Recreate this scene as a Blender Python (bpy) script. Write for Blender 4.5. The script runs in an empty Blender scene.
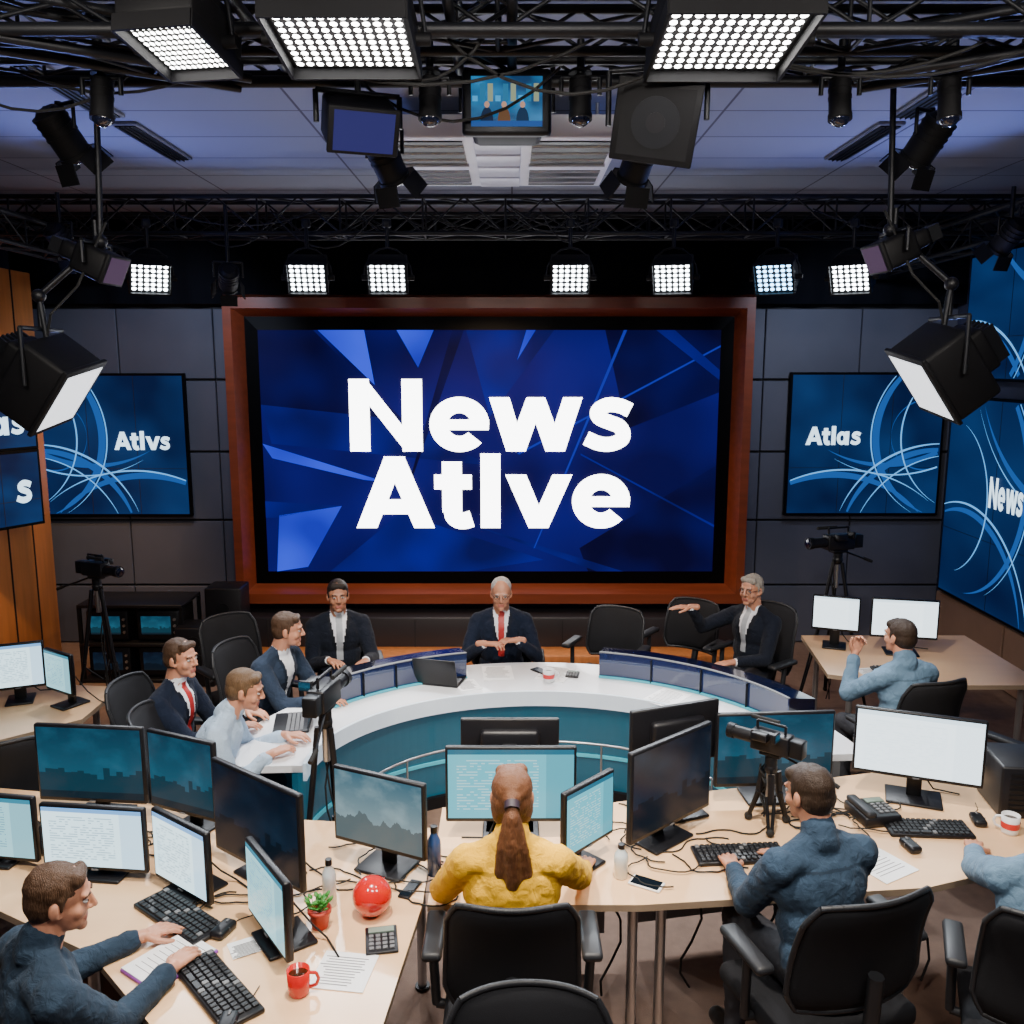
import bpy, bmesh, math, random
import numpy as np
from mathutils import Vector, Matrix
random.seed(7)
R=math.radians
SC=bpy.context.scene
# ------------------------------------------------------------------ materials
MC={}
class NT:
    def __init__(s,m):
        m.use_nodes=True; s.t=m.node_tree; s.n=s.t.nodes; s.l=s.t.links
        s.b=s.n['Principled BSDF']
    def new(s,k,**kw):
        nd=s.n.new(k)
        for a,b in kw.items(): setattr(nd,a,b)
        return nd
    def put(s,sock,v):
        if isinstance(v,bpy.types.NodeSocket): s.l.new(v,sock)
        else: sock.default_value=v
    def m(s,op,a,b=0.0):
        nd=s.new('ShaderNodeMath',operation=op); s.put(nd.inputs[0],a); s.put(nd.inputs[1],b); return nd.outputs[0]
    def vm(s,op,a,b=(0,0,0)):
        nd=s.new('ShaderNodeVectorMath',operation=op); s.put(nd.inputs[0],a); s.put(nd.inputs[1],b)
        return nd.outputs['Value'] if op=='LENGTH' else nd.outputs[0]
    def mix(s,f,a,b):
        nd=s.new('ShaderNodeMix',data_type='RGBA'); s.put(nd.inputs[0],f); s.put(nd.inputs[6],a); s.put(nd.inputs[7],b); return nd.outputs[2]
    def uv(s): return s.new('ShaderNodeTexCoord').outputs['UV']
    def ob(s): return s.new('ShaderNodeTexCoord').outputs['Object']
    def sep(s,v):
        nd=s.new('ShaderNodeSeparateXYZ'); s.l.new(v,nd.inputs[0]); return nd.outputs
    def noise(s,co,scale,detail=3,dist=0):
        nz=s.new('ShaderNodeTexNoise'); nz.inputs['Scale'].default_value=scale; nz.inputs['Detail'].default_value=detail; nz.inputs['Distortion'].default_value=dist; s.l.new(co,nz.inputs['Vector']); return nz.outputs['Fac']
    def rng(s,v,a,b):
        rp=s.new('ShaderNodeMapRange'); rp.inputs[1].default_value=a; rp.inputs[2].default_value=b; s.l.new(v,rp.inputs[0]); return rp.outputs[0]
def c4(c): return (c[0],c[1],c[2],1)
def M(name,col,rough=.5,metal=0,emit=None,es=0,var=.12,vs=6,bump=0,bs=60,coat=0,stretch=None,bd=.003,sheen=0,spec=.5,bdist=0):
    if name in MC: return MC[name]
    m=bpy.data.materials.new(name); t=NT(m); MC[name]=m
    b=t.b; b.inputs['Roughness'].default_value=rough; b.inputs['Metallic'].default_value=metal
    b.inputs['Coat Weight'].default_value=coat; b.inputs['Sheen Weight'].default_value=sheen; b.inputs['Specular IOR Level'].default_value=spec
    co=t.ob()
    if stretch: co=t.vm('MULTIPLY',co,stretch)
    nz=t.noise(co,vs)
    d=tuple(max(0,x*(1-var)) for x in col); e=tuple(min(1,x*(1+var)) for x in col)
    t.put(b.inputs['Base Color'],t.mix(nz,c4(d),c4(e)))
    if emit: b.inputs['Emission Color'].default_value=c4(emit); b.inputs['Emission Strength'].default_value=es
    if bump:
        n2=t.noise(co,bs,4,bdist)
        bp=t.new('ShaderNodeBump'); bp.inputs['Strength'].default_value=bump; bp.inputs['Distance'].default_value=bd
        t.l.new(n2,bp.inputs['Height']); t.l.new(bp.outputs[0],b.inputs['Normal'])
    return m
def EM(name,col,es,rough=.6,nee=False):
    m=M(name,tuple(c*.02 for c in col),rough,emit=col,es=es,spec=.08)
    if not nee: m.cycles.emission_sampling='NONE'
    return m
def GEM(name,ca,cb,scale,es=1.0,nee=False):
    m=bpy.data.materials.new(name); t=NT(m); f=t.rng(t.noise(t.ob(),scale,1),.35,.65)
    t.b.inputs['Base Color'].default_value=(.001,.001,.002,1); t.b.inputs['Roughness'].default_value=.6; t.b.inputs['Specular IOR Level'].default_value=.08
    t.l.new(t.mix(f,c4(ca),c4(cb)),t.b.inputs['Emission Color']); t.b.inputs['Emission Strength'].default_value=es
    if not nee: m.cycles.emission_sampling='NONE'
    return m
def led_mat(name,n,col,es):
    m=bpy.data.materials.new(name); t=NT(m)
    f=t.vm('FRACTION',t.vm('MULTIPLY',t.uv(),(n[0],n[1],1)))
    f=t.vm('SUBTRACT',f,(.5,.5,0)); x=t.sep(f)
    d=t.m('SQRT',t.m('ADD',t.m('MULTIPLY',x[0],x[0]),t.m('MULTIPLY',x[1],x[1])))
    on=t.m('LESS_THAN',d,.35)
    t.b.inputs['Base Color'].default_value=(.03,.03,.035,1)
    t.b.inputs['Emission Color'].default_value=c4(col)
    t.put(t.b.inputs['Emission Strength'],t.m('ADD',t.m('MULTIPLY',on,es),.05)); m.cycles.emission_sampling='NONE'
    return m
def scr_mat(name,kind,base,hi,es,nee=False,rough=.2,spec=.3,line=.65,hdr=(.12,.3,.6)):
    m=bpy.data.materials.new(name); t=NT(m); uv=t.uv()
    t.b.inputs['Base Color'].default_value=(.003,.004,.006,1); t.b.inputs['Roughness'].default_value=rough; t.b.inputs['Specular IOR Level'].default_value=spec
    if not nee: m.cycles.emission_sampling='NONE'
    x=t.sep(uv)
    if kind=='doc':
        g=t.vm('FLOOR',t.vm('MULTIPLY',uv,(34,24,1)))
        wn=t.new('ShaderNodeTexWhiteNoise'); t.l.new(g,wn.inputs['Vector'])
        a=t.m('GREATER_THAN',wn.outputs['Value'],.42)
        fy=t.m('FRACT',t.m('MULTIPLY',x[1],24.0)); b=t.m('LESS_THAN',fy,.42)
        c=t.m('MULTIPLY',t.m('GREATER_THAN',x[0],.07),t.m('LESS_THAN',x[0],.72))
        e=t.m('MULTIPLY',t.m('GREATER_THAN',x[1],.1),t.m('LESS_THAN',x[1],.86))
        f=t.m('MULTIPLY',t.m('MULTIPLY',a,b),t.m('MULTIPLY',c,e))
        col=t.mix(t.m('MULTIPLY',f,line),c4(base),c4(hi))
        col=t.mix(t.m('GREATER_THAN',x[1],.93),col,c4(hdr))
        col=t.mix(t.m('MULTIPLY',t.m('GREATER_THAN',x[0],.78),.35),col,c4(hdr))
    elif kind in('land','city'):
        q=t.vm('MULTIPLY',uv,(1,0,0))
        if kind=='city': q=t.vm('FLOOR',t.vm('MULTIPLY',uv,(16,0,0))); q=t.vm('MULTIPLY',q,(.37,0,0))
        h=t.m('ADD',t.m('MULTIPLY',t.noise(q,5,6),.75),-.02)
        sky=t.mix(x[1],c4(hi),c4(base)); sky=t.mix(t.m('MULTIPLY',t.rng(t.noise(uv,3,4),.45,.7),.35),sky,c4([v*1.5 for v in hi]))
        col=t.mix(t.m('LESS_THAN',x[1],h),sky,c4([v*.35 for v in hi]))
        if kind=='city': col=t.mix(t.m('MULTIPLY',t.m('LESS_THAN',x[1],.1),.8),col,(.004,.01,.016,1))
    else:
        col=t.mix(t.rng(t.noise(uv,1.6,2),.35,.7),c4(base),c4(hi))
    t.l.new(col,t.b.inputs['Emission Color']); t.b.inputs['Emission Strength'].default_value=es
    return m
BLK=M('black_plastic',(.006,.006,.008),.42,var=.3,spec=.35)
RIG=M('rig_black',(.004,.004,.005),.6,var=.3,spec=.2)
DRK=M('dark_metal',(.012,.013,.016),.45,.6)
GRY=M('grey_plastic',(.14,.145,.155),.5)
STL=M('steel',(.45,.46,.48),.3,.9)
WHT=M('white_plastic',(.75,.76,.78),.35)
RUB=M('rubber',(.006,.006,.006),.8)
PAP=M('paper',(.85,.86,.88),.7,var=.03)
LENS=M('lens_glass',(.006,.008,.02),.12,coat=.6)
CHF=M('chair_fabric',(.009,.0095,.012),.85,bump=.3,bs=400,var=.3,spec=.25)
CHP=M('chair_plastic',(.016,.017,.02),.45,spec=.35)
DTOP=M('desk_laminate',(.80,.50,.27),.28,var=.07,vs=2,stretch=(1,8,1))
DEDG=M('desk_edge',(.3,.22,.15),.5)
WOODM=M('warm_wood',(.58,.21,.06),.4,var=.3,vs=3,stretch=(6,6,.6))
FRWOOD=M('mahogany_wood',(.20,.042,.016),.35,var=.35,vs=3,stretch=(.6,6,6))
S_DOC=scr_mat('screen_document','doc',(.62,.86,.95),(.1,.2,.28),2.2)
S_WHT=scr_mat('screen_blank','doc',(.80,.93,1),(.55,.7,.8),2.6,hdr=(.6,.75,.85),line=.35)
S_DRK=scr_mat('screen_dark','city',(.0015,.005,.014),(.006,.022,.046),1.0,spec=.2)
S_BLU=scr_mat('screen_photo','city',(.006,.035,.065),(.02,.095,.15),1.3,spec=.2)
S_TEAL=scr_mat('screen_interface','doc',(.12,.55,.68),(.6,.9,.95),1.4,line=.6,hdr=(.02,.14,.22))
S_TDOC=scr_mat('screen_pale_document','doc',(.33,.68,.76),(.05,.2,.28),1.6,line=.6,hdr=(.03,.2,.3))
S_LND=scr_mat('screen_landscape','land',(.05,.15,.21),(.33,.45,.48),1.0)
LED=led_mat('led_grid',(12,10),(1,.98,.95),26)
LED2=led_mat('led_grid_small',(6,6),(.85,.93,1),26)
LEDB=led_mat('led_grid_blue',(6,6),(.25,.6,1),13)
# ------------------------------------------------------------------ builder
def frame(d):
    d=Vector(d).normalized(); a=Vector((0,0,1)) if abs(d.z)<.9 else Vector((1,0,0))
    x=a.cross(d).normalized(); y=d.cross(x); return x,y,d
_bc={}
def bevbox(d,bev,seg):
    k=(round(d[0],4),round(d[1],4),round(d[2],4),bev,seg)
    if k not in _bc:
        bm=bmesh.new(); bmesh.ops.create_cube(bm,size=1)
        for v in bm.verts: v.co=Vector((v.co.x*d[0],v.co.y*d[1],v.co.z*d[2]))
        bmesh.ops.bevel(bm,geom=list(bm.edges),offset=min(bev,min(d)*.45),segments=seg,profile=.5,affect='EDGES')
        bm.verts.index_update()
        _bc[k]=([v.co.copy() for v in bm.verts],[[v.index for v in f.verts] for f in bm.faces]); bm.free()
    return _bc[k]
class B:
    def __init__(s): s.V=[];s.F=[];s.I=[];s.S=[];s.U=[];s.mats=[];s.T=Matrix.Identity(4)
    def add(s,vs,fs,m,sm=False,uvs=None):
        if m not in s.mats: s.mats.append(m)
        i=s.mats.index(m); o=len(s.V); T=s.T
        s.V+=[tuple(T@Vector(v)) for v in vs]
        for k,f in enumerate(fs):
            s.F.append([o+j for j in f]); s.I.append(i); s.S.append(sm)
            s.U.append(uvs if uvs else None)
    def box(s,c,d,m,rot=None,bev=0,seg=2,fn=None):
        if bev: vs,fs=bevbox(d,bev,seg); vs=[v.copy() for v in vs]
        else:
            vs=[Vector((x*d[0]/2,y*d[1]/2,z*d[2]/2)) for x in(-1,1) for y in(-1,1) for z in(-1,1)]
            fs=[(0,1,3,2),(4,6,7,5),(0,4,5,1),(2,3,7,6),(0,2,6,4),(1,5,7,3)]
        if fn: vs=[fn(v) for v in vs]
        if rot: vs=[rot@v for v in vs]
        c=Vector(c); s.add([v+c for v in vs],fs,m,bool(bev and seg>1))
    def cyl(s,p0,p1,r0,m,r1=None,seg=12,caps=True):
        r1=r0 if r1 is None else r1; p0=Vector(p0);p1=Vector(p1); x,y,_=frame(p1-p0); vs=[]
        for p,r in((p0,r0),(p1,r1)):
            for k in range(seg):
                a=2*math.pi*k/seg; vs.append(p+x*r*math.cos(a)+y*r*math.sin(a))
        s.add(vs,[(k,(k+1)%seg,seg+(k+1)%seg,seg+k) for k in range(seg)],m,True)
        if caps:
            s.add(vs,[list(range(seg))[::-1],list(range(seg,2*seg))],m,False)
    def tube(s,pts,r,m,seg=6):
        for a,b in zip(pts[:-1],pts[1:]): s.cyl(a,b,r,m,seg=seg)
    def sph(s,c,r,m,seg=20,rings=12,rot=None):
        if not hasattr(r,'__len__'): r=(r,r,r)
        c=Vector(c); vs=[];fs=[]
        for i in range(rings+1):
            p=math.pi*i/rings
            for k in range(seg):
                a=2*math.pi*k/seg; v=Vector((r[0]*math.sin(p)*math.cos(a),r[1]*math.sin(p)*math.sin(a),r[2]*math.cos(p)))
                if rot: v=rot@v
                vs.append(v+c)
        for i in range(rings):
            for k in range(seg): fs.append((i*seg+k,(i+1)*seg+k,(i+1)*seg+(k+1)%seg,i*seg+(k+1)%seg))
        s.add(vs,fs,m,True)
    def lathe(s,prof,c,m,seg=24):
        vs=[];fs=[];n=len(prof)
        for r,z in prof:
            for k in range(seg):
                a=2*math.pi*k/seg; vs.append((c[0]+r*math.cos(a),c[1]+r*math.sin(a),c[2]+z))
        for i in range(n-1):
            for k in range(seg): fs.append((i*seg+k,i*seg+(k+1)%seg,(i+1)*seg+(k+1)%seg,(i+1)*seg+k))
        s.add(vs,fs,m,True)
    def quad(s,p,m): s.add(p,[(0,1,2,3)],m,False,[(0,0),(1,0),(1,1),(0,1)])
    def prism(s,pts,z0,z1,m,ms=None):
        n=len(pts); vs=[(p[0],p[1],z0) for p in pts]+[(p[0],p[1],z1) for p in pts]
        s.add(vs,[list(range(n))[::-1],list(range(n,2*n))],m)
        s.add(vs,[(k,(k+1)%n,n+(k+1)%n,n+k) for k in range(n)],ms or m)
    def arc(s,c,i,o,t0,t1,z0,z1,m,n=40,zi=None,zo=None):
        vs=[];fs=[]
        for k in range(n+1):
            a=R(t0+(t1-t0)*k/n); ca,sa=math.cos(a),math.sin(a)
            for (e,zz) in((i,z0),(o,z0),(o,z1 if zo is None else zo),(i,z1 if zi is None else zi)): vs.append((c[0]+e[0]*ca,c[1]+e[1]*sa,zz))
        for k in range(n):
            for j in range(4): fs.append((4*k+j,4*k+(j+1)%4,4*k+4+(j+1)%4,4*k+4+j))
        s.add(vs,fs+[(3,2,1,0),(4*n,4*n+1,4*n+2,4*n+3)],m)
    def obj(s,name,loc=(0,0,0),rz=0,parent=None):
        me=bpy.data.meshes.new(name); me.from_pydata(s.V,[],s.F)
        for m in s.mats: me.materials.append(m)
        me.polygons.foreach_set('material_index',s.I); me.polygons.foreach_set('use_smooth',s.S)
        ul=me.uv_layers.new(name='UVMap'); dat=[]
        for f,u in zip(s.F,s.U):
            if u and len(u)==len(f):
                for q in u: dat+=[q[0],q[1]]
            else: dat+=[0.0,0.0]*len(f)
        ul.data.foreach_set('uv',dat); me.update()
        o=bpy.data.objects.new(name,me); SC.collection.objects.link(o)
        o.location=loc; o.rotation_euler=(0,0,rz)
        if parent: o.parent=parent
        return o
def empty(name,loc=(0,0,0),rz=0):
    o=bpy.data.objects.new(name,None); o.empty_display_size=.1; SC.collection.objects.link(o); o.location=loc; o.rotation_euler=(0,0,rz); return o
def fz(f): return math.atan2(-f[0],f[1])
def crom(P,n=8):
    out=[];Q=[P[0]]+P+[P[-1]]
    for i in range(1,len(Q)-2):
        for k in range(n):
            t=k/n; o=[]
            for j in(0,1):
                a,b,c,d=(Q[i-1][j],Q[i][j],Q[i+1][j],Q[i+2][j]); o.append(.5*(2*b+(c-a)*t+(2*a-5*b+4*c-d)*t*t+(3*b-a-3*c+d)*t**3))
            out.append(tuple(o))
    return out+[P[-1]]
def stroke(P,w):
    L=[];Rr=[]
    for i,p in enumerate(P):
        a=P[max(0,i-1)];c=P[min(len(P)-1,i+1)]; dx,dy=c[0]-a[0],c[1]-a[1]; l=math.hypot(dx,dy) or 1; nx,ny=-dy/l*w/2,dx/l*w/2
        L.append((p[0]+nx,p[1]+ny));Rr.append((p[0]-nx,p[1]-ny))
    return [[L[i],L[i+1],Rr[i+1],Rr[i]] for i in range(len(P)-1)]
def earc(cx,cy,rx,ry,a0,a1,w,wy=None,n=40):
    wy=wy or w; o=[]
    for k in range(n):
        q=[]
        for a,s in((k,1),(k+1,1),(k+1,-1),(k,-1)):
            t=R(a0+(a1-a0)*a/n); q.append((cx+(rx+s*w/2)*math.cos(t),cy+(ry+s*wy/2)*math.sin(t)))
        o.append(q)
    return o
GL_={'N':(72,[[(0,0),(20,0),(20,72),(0,72)],[(52,0),(72,0),(72,72),(52,72)],[(0,72),(17,72),(72,0),(55,0)]]),
'A':(80,[[(0,0),(21,0),(51,72),(30,72)],[(80,0),(59,0),(29,72),(50,72)],[(14,14),(66,14),(60,29),(20,29)]]),
'v':(68,[[(0,54),(21,54),(44,0),(24,0)],[(68,54),(48,54),(24,0),(44,0)]]),
'w':(92,[[(0,54),(20,54),(36,0),(17,0)],[(17,0),(36,0),(55,54),(37,54)],[(37,54),(55,54),(75,0),(56,0)],[(56,0),(75,0),(92,54),(73,54)]]),
'l':(20,[[(0,0),(20,0),(20,75),(0,75)]]),
't':(39,[[(8,16),(28,16),(28,67),(8,67)],[(0,39),(38,39),(38,54),(0,54)]]+stroke(crom([(18,18),(19,12),(24,8),(31,7.5),(38,9.5)]),17)),
'e':(59,earc(29.5,27,20.5,19.5,0,318,18,16)+[[(10,21.5),(58.5,21.5),(58.8,32),(10,32)]]),
's':(50,stroke(crom([(46,41),(36,45.5),(24,46.5),(14.5,41),(15.5,34),(25,29.5),(35,25.5),(39.5,19),(38,12),(28,7.5),(16,8),(3,13.5)]),14.5)),
'a':(58,earc(24,27,16.5,19.5,0,360,16,15)+[[(38,0),(57,0),(57,54),(38,54)]])}
def text(b,txt,x0,x1,z0,z1,y,m,starts=None):
    xs=[];x=0
    for i,c in enumerate(txt):
        if starts: x=starts[i]
        xs.append(x); x+=GL_[c][0]+(-4 if c in'vwA' else 6)
    tot=xs[-1]+GL_[txt[-1]][0]; s=(x1-x0)/tot; sz=(z1-z0)/72
    for gi,(c,gx) in enumerate(zip(txt,xs)):
        for k,p in enumerate(GL_[c][1]):
            b.add([(x0+(gx+u)*s,y-.0002*(k%3)-.0007*(gi%2),z0+v*sz) for u,v in p],[list(range(len(p)))],m)
# ------------------------------------------------------------------ room
XL,XR,YB,YF,ZC=-4.85,4.4,9.05,-1.2,4.3
carp=M('carpet',(.2,.125,.09),.95,var=.3,vs=14,bump=.6,bs=250)
b=B(); b.box(((XL+XR)/2,(YB+YF)/2,-.05),(XR-XL+.4,YB-YF+.4,.1),carp); b.obj('floor')
slate=M('slate_panel',(.075,.08,.108),.6,var=.15,vs=3)
seam=M('panel_seam',(.006,.006,.008),.7)
blackcloth=M('black_drape',(.003,.0035,.006),.9,spec=.1)
b=B(); b.box(((XL+XR)/2,YB+.1,2.15),(XR-XL+.4,.1,4.3),seam)
xs=[XL,-3.9,-2.95,2.5,3.45,XR]
zs=[0,.62,1.3,2.0,2.72,3.42]
for i in range(len(xs)-1):
    for j in range(len(zs)-1):
        b.box(((xs[i]+xs[i+1])/2,YB+.03,(zs[j]+zs[j+1])/2),(xs[i+1]-xs[i]-.012,.06,zs[j+1]-zs[j]-.022),slate,bev=.006,seg=1)
b.obj('wall_back')
b=B()
n=120; vs=[];fs=[]
for k in range(n+1):
    x=XL+(XR-XL)*k/n; y=YB-.1+.03*math.sin(k*1.3)
    vs+=[(x,y,3.45),(x,y,ZC)]
for k in range(n): fs.append((2*k,2*k+2,2*k+3,2*k+1))
b.add(vs,fs,blackcloth,True); b.obj('black_drape_valance')
wallm=M('wall_paint_dark',(.03,.035,.065),.7)
b=B(); b.box((XL-.1,(YB+YF)/2,2.15),(.2,YB-YF+.4,4.3),wallm); b.obj('wall_left')
b=B(); b.box((XR+.1,(YB+YF)/2,2.15),(.2,YB-YF+.4,4.3),wallm)
for k in range(5): b.box((XR-.02,YB-.7-k*1.3,.3),(.04,1.27,.56),M('tan_panel',(.3,.18,.12),.5),bev=.005,seg=1)
b.obj('wall_right')
m=bpy.data.materials.new('ceiling_tiles'); t=NT(m)
br=t.new('ShaderNodeTexBrick'); br.offset=0; br.inputs['Scale'].default_value=1.0
br.inputs['Brick Width'].default_value=1.2; br.inputs['Row Height'].default_value=.6; br.inputs['Mortar Size'].default_value=.008
br.inputs['Color1'].default_value=(.30,.33,.43,1); br.inputs['Color2'].default_value=(.26,.29,.39,1); br.inputs['Mortar'].default_value=(.09,.09,.13,1)
t.l.new(t.ob(),br.inputs['Vector']); t.l.new(br.outputs['Color'],t.b.inputs['Base Color']); t.b.inputs['Roughness'].default_value=.9
b=B(); b.box(((XL+XR)/2,(YB+YF)/2,ZC+.05),(XR-XL+.4,YB-YF+.4,.1),m); b.obj('ceiling')
for (x,y) in[(-2.3,5.0),(-2.3,6.1),(2.25,5.0),(2.25,6.1)]:
    b=B(); b.box((0,0,-.01),(.16,.95,.02),GRY,bev=.004,seg=1); b.box((0,0,-.022),(.12,.9,.01),BLK)
    for k in(-.03,0,.03): b.box((k,0,-.03),(.006,.9,.012),DRK)
    b.obj('ceiling_slot_diffuser',(x,y,ZC))
b=B(); hv=M('vent_enamel',(.9,.91,.93),.45,var=.03)
b.box((0,0,0),(1.35,1.35,.12),hv,bev=.01)
for sx in(-.41,.41):
    b.box((sx,0,-.062),(.44,1.2,.01),BLK)
    for k in range(7): b.box((sx,-.50+k*.167,-.067),(.44,.03,.012),hv,rot=Matrix.Rotation(.3,3,'X'))
    b.box((sx,0,-.072),(.46,.09,.02),hv)
for k in range(4): b.box((0,-.48+k*.32,-.065),(.26,.27,.02),WHT,bev=.005)
for sx in(-.55,.55): 
    for sy in(-.5,.5): b.cyl((sx,sy,.05),(sx,sy,.16),.01,STL)
b.obj('ceiling_air_vent',(-.08,5.75,ZC-.16))
b=B(); b.box((0,0,1.85),(.42,1.1,3.7),WOODM,bev=.01); b.box((.215,-.2,1.85),(.01,.012,3.7),seam); b.box((.215,.2,1.85),(.01,.012,3.7),seam)
b.obj('wood_column',(XL+.22,7.95,0))
# ------------------------------------------------------------------ main screen
b=B(); W2,H2=2.25,1.2; CX,CZ=0,2.0
def ring(b,w,h,w2,h2,y0,y1,m):
    o=[(-w2,-h2),(w2,-h2),(w2,h2),(-w2,h2)]; i=[(-w,-h),(w,-h),(w,h),(-w,h)]
    vs=[(x,y0,z+CZ) for x,z in o]+[(x,y1,z+CZ) for x,z in i]
    b.add(vs,[(k,(k+1)%4,4+(k+1)%4,4+k) for k in range(4)],m)
ring(b,2.54,1.5,2.6,1.55,.1,-.16,FRWOOD); ring(b,2.46,1.40,2.54,1.5,-.16,-.16,FRWOOD)
ring(b,2.38,1.33,2.46,1.4,-.16,0.0,FRWOOD)
BEZ=M('screen_bezel',(.0015,.0015,.002),.5,spec=.1)
ring(b,W2,H2,2.38,1.33,0.0,-.02,BEZ)
main=GEM('video_deep_blue',(.004,.002,.07),(.012,.006,.2),.9,nee=True)
b.quad([(-W2,-.015,CZ-H2),(W2,-.015,CZ-H2),(W2,-.015,CZ+H2),(-W2,-.015,CZ+H2)],main)
cA=GEM('video_blue_bright',(.012,.02,.5),(.03,.07,1.0),1.3,1.2); cB=GEM('video_blue_mid',(.005,.004,.1),(.012,.01,.27),1.4); cC=GEM('video_blue_dark',(.002,.0015,.03),(.005,.003,.1),1.4); cD=EM('video_blue_ray',(.02,.04,.65),.7)
def sp(pts,m,y): b.add([(-W2+u*2*W2,y,CZ+H2-v*2*H2) for u,v in pts],[list(range(len(pts)))],m)
sp([(0,0),(.12,0),(.33,.4),(0,.3)],cC,-.017); sp([(.0,.3),(.3,.36),(.5,.55),(.02,.46)],cB,-.018)
sp([(.45,0),(.64,0),(.5,.35)],cB,-.017); sp([(.7,.9),(1,.55),(1,1),(.72,1)],cC,-.017); sp([(.3,.75),(.62,.95),(.45,1),(.14,1)],cB,-.018)
sp([(.75,.0),(1,0),(1,.25),(.8,.4)],cC,-.018)
sp([(.13,0),(.23,0),(.25,.22)],cA,-.02); sp([(.30,0),(.38,0),(.345,.15)],cA,-.02); sp([(.0,.46),(.27,.62),(.22,.61),(.02,.52)],cA,-.02)
sp([(.03,.76),(.17,.72),(.09,.98),(.02,1)],cA,-.02); sp([(.0,.7),(.17,.72),(.02,.77),(0,.77)],cB,-.02)
sp([(.56,.5),(1,.06),(1,.068),(.565,.505)],cD,-.02); sp([(.79,.0),(.797,0),(.6,.9),(.597,.9)],cD,-.021); sp([(.7,.5),(1,.8),(1,.81),(.7,.507)],cB,-.021)
sp([(.46,.8),(.8,1),(.74,1)],cB,-.02); sp([(.42,.0),(.445,0),(.3,.75)],cC,-.021); sp([(.58,.0),(.6,0),(.56,.12)],cA,-.0205); sp([(.86,.0),(.9,0),(1,.16),(1,.2)],cB,-.0205)
TXT=EM('video_white_text',(1,1,1),9,nee=True)
text(b,'News',-1.38,1.42,2.02,2.73,-.03,TXT,[0,79,138,231]); text(b,'Atlve',-1.34,1.40,1.25,1.97,-.03,TXT,[0,80,127,152,220])
b.obj('main_video_wall',(-.22,YB-.13,0))
b=B(); b.box((0,0,.2),(5.3,.34,.4),M('plinth_dark',(.02,.017,.02),.4),bev=.01); b.box((0,-.28,.05),(5.0,.35,.1),WOODM,bev=.01)
for k in range(7): b.box((-2.2+k*.73,-.175,.2),(.01,.01,.36),seam)
b.obj('screen_plinth',(-.22,8.78,0))
sideA=scr_mat('video_navy_gradient','dark',(.002,.008,.045),(.006,.04,.15),1.1,nee=True,rough=.6,spec=.1)
RIB=EM('video_ribbon',(.015,.12,.48),.9); RIB2=EM('video_ribbon_light',(.12,.42,.9),1.5); T2=EM('video_text_soft',(.6,.82,1),2.4)
def side_screen(name,w,h,loc,rz,txt,tx,ribs):
    b=B(); b.box((0,.03,0),(w+.05,.05,h+.05),BEZ,bev=.005,seg=1)
    b.quad([(-w/2,0,-h/2),(w/2,0,-h/2),(w/2,0,h/2),(-w/2,0,h/2)],sideA)
    for x in (-w/6,w/6) if w<2 else [(-w/2+w*k/4) for k in(1,2,3)]: b.box((x,-.001,0),(.004,.003,h),seam)
    for z in (-h/6,): b.box((0,-.001,z),(w,.003,.004),seam)
    for ri,(cx,cz,r,a0,a1,wd,mm) in enumerate(ribs):
        n=90
        for k in range(n):
            q=[]
            for kk,s in((k,-1),(k+1,-1),(k+1,1),(k,1)):
                a=R(a0+(a1-a0)*kk/n); ww=wd*math.sin(math.pi*kk/n)+.001; rr=r+s*ww/2; q.append((cx+rr*math.cos(a),-.004-.0006*ri,cz+rr*math.sin(a)))
            if all(abs(p[0])<w/2 and abs(p[2])<h/2 for p in q): b.add(q,[(0,1,2,3)],mm)
    if txt: text(b,txt,tx[0],tx[1],tx[2],tx[2]+tx[3],-.014,T2)
    return b.obj(name,loc,rz)
ribs=[(-.95,.1,.85,-70,70,.07,RIB),(-.75,-1.0,.95,10,110,.06,RIB),(.3,-1.5,1.2,40,140,.06,RIB),(-.2,.95,1.15,-150,-60,.05,RIB),(-.6,.1,.35,0,360,.02,RIB),
(-1.15,.1,.8,-60,55,.014,RIB2),(-.75,-1.02,1.03,20,100,.02,RIB2),(.2,-1.6,1.35,50,130,.016,RIB2),(-.95,.1,.9,-60,60,.012,RIB2),(-.3,.9,1.2,-150,-60,.014,RIB2),(-.9,-1.1,1.0,20,90,.012,RIB2)]
side_screen('wall_video_screen',1.45,1.38,(-3.98,YB-.09,2.07),0,'Atlvs',(0.02,.58,-.04,.18),ribs)
ribs2=[(-x,z,r,180-a1,180-a0,w,mm) for (x,z,r,a0,a1,w,mm) in ribs]
side_screen('wall_video_screen',1.5,1.38,(3.52,YB-.09,2.08),0,'Atlas',(-.6,-.05,-.0,.18),ribs2)
rr=[(-1.5,.2,1.1,-80,80,.07,RIB),(-1.4,-1.2,1.1,10,120,.06,RIB),(.2,1.7,1.6,-150,-50,.07,RIB),(.8,-1.2,1.0,60,160,.06,RIB),(1.6,0,.9,90,270,.07,RIB),(-1.5,.2,1.16,-60,70,.014,RIB2),(-1.4,-1.25,1.22,10,120,.022,RIB2),(.2,1.7,1.68,-150,-50,.016,RIB2),(-1.75,0,.75,-70,70,.02,RIB2),(.8,-1.2,1.1,60,160,.016,RIB2)]
side_screen('wall_video_screen',3.6,1.9,(XR-.09,7.05,1.6),R(-90),'News',(-.97,-.42,.0,.28),rr)
side_screen('wall_video_screen',3.0,1.1,(XR-.09,7.2,3.3),R(-90),None,None,rr[:3]+rr[5:7])
side_screen('wall_video_screen',1.0,.6,(XL+.56,7.22,1.84),R(62),'s',(.27,.42,-.12,.26),[])
side_screen('wall_video_screen',1.0,.42,(XL+.56,7.22,2.40),R(62),'as',(.12,.4,-.1,.2),[])
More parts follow.
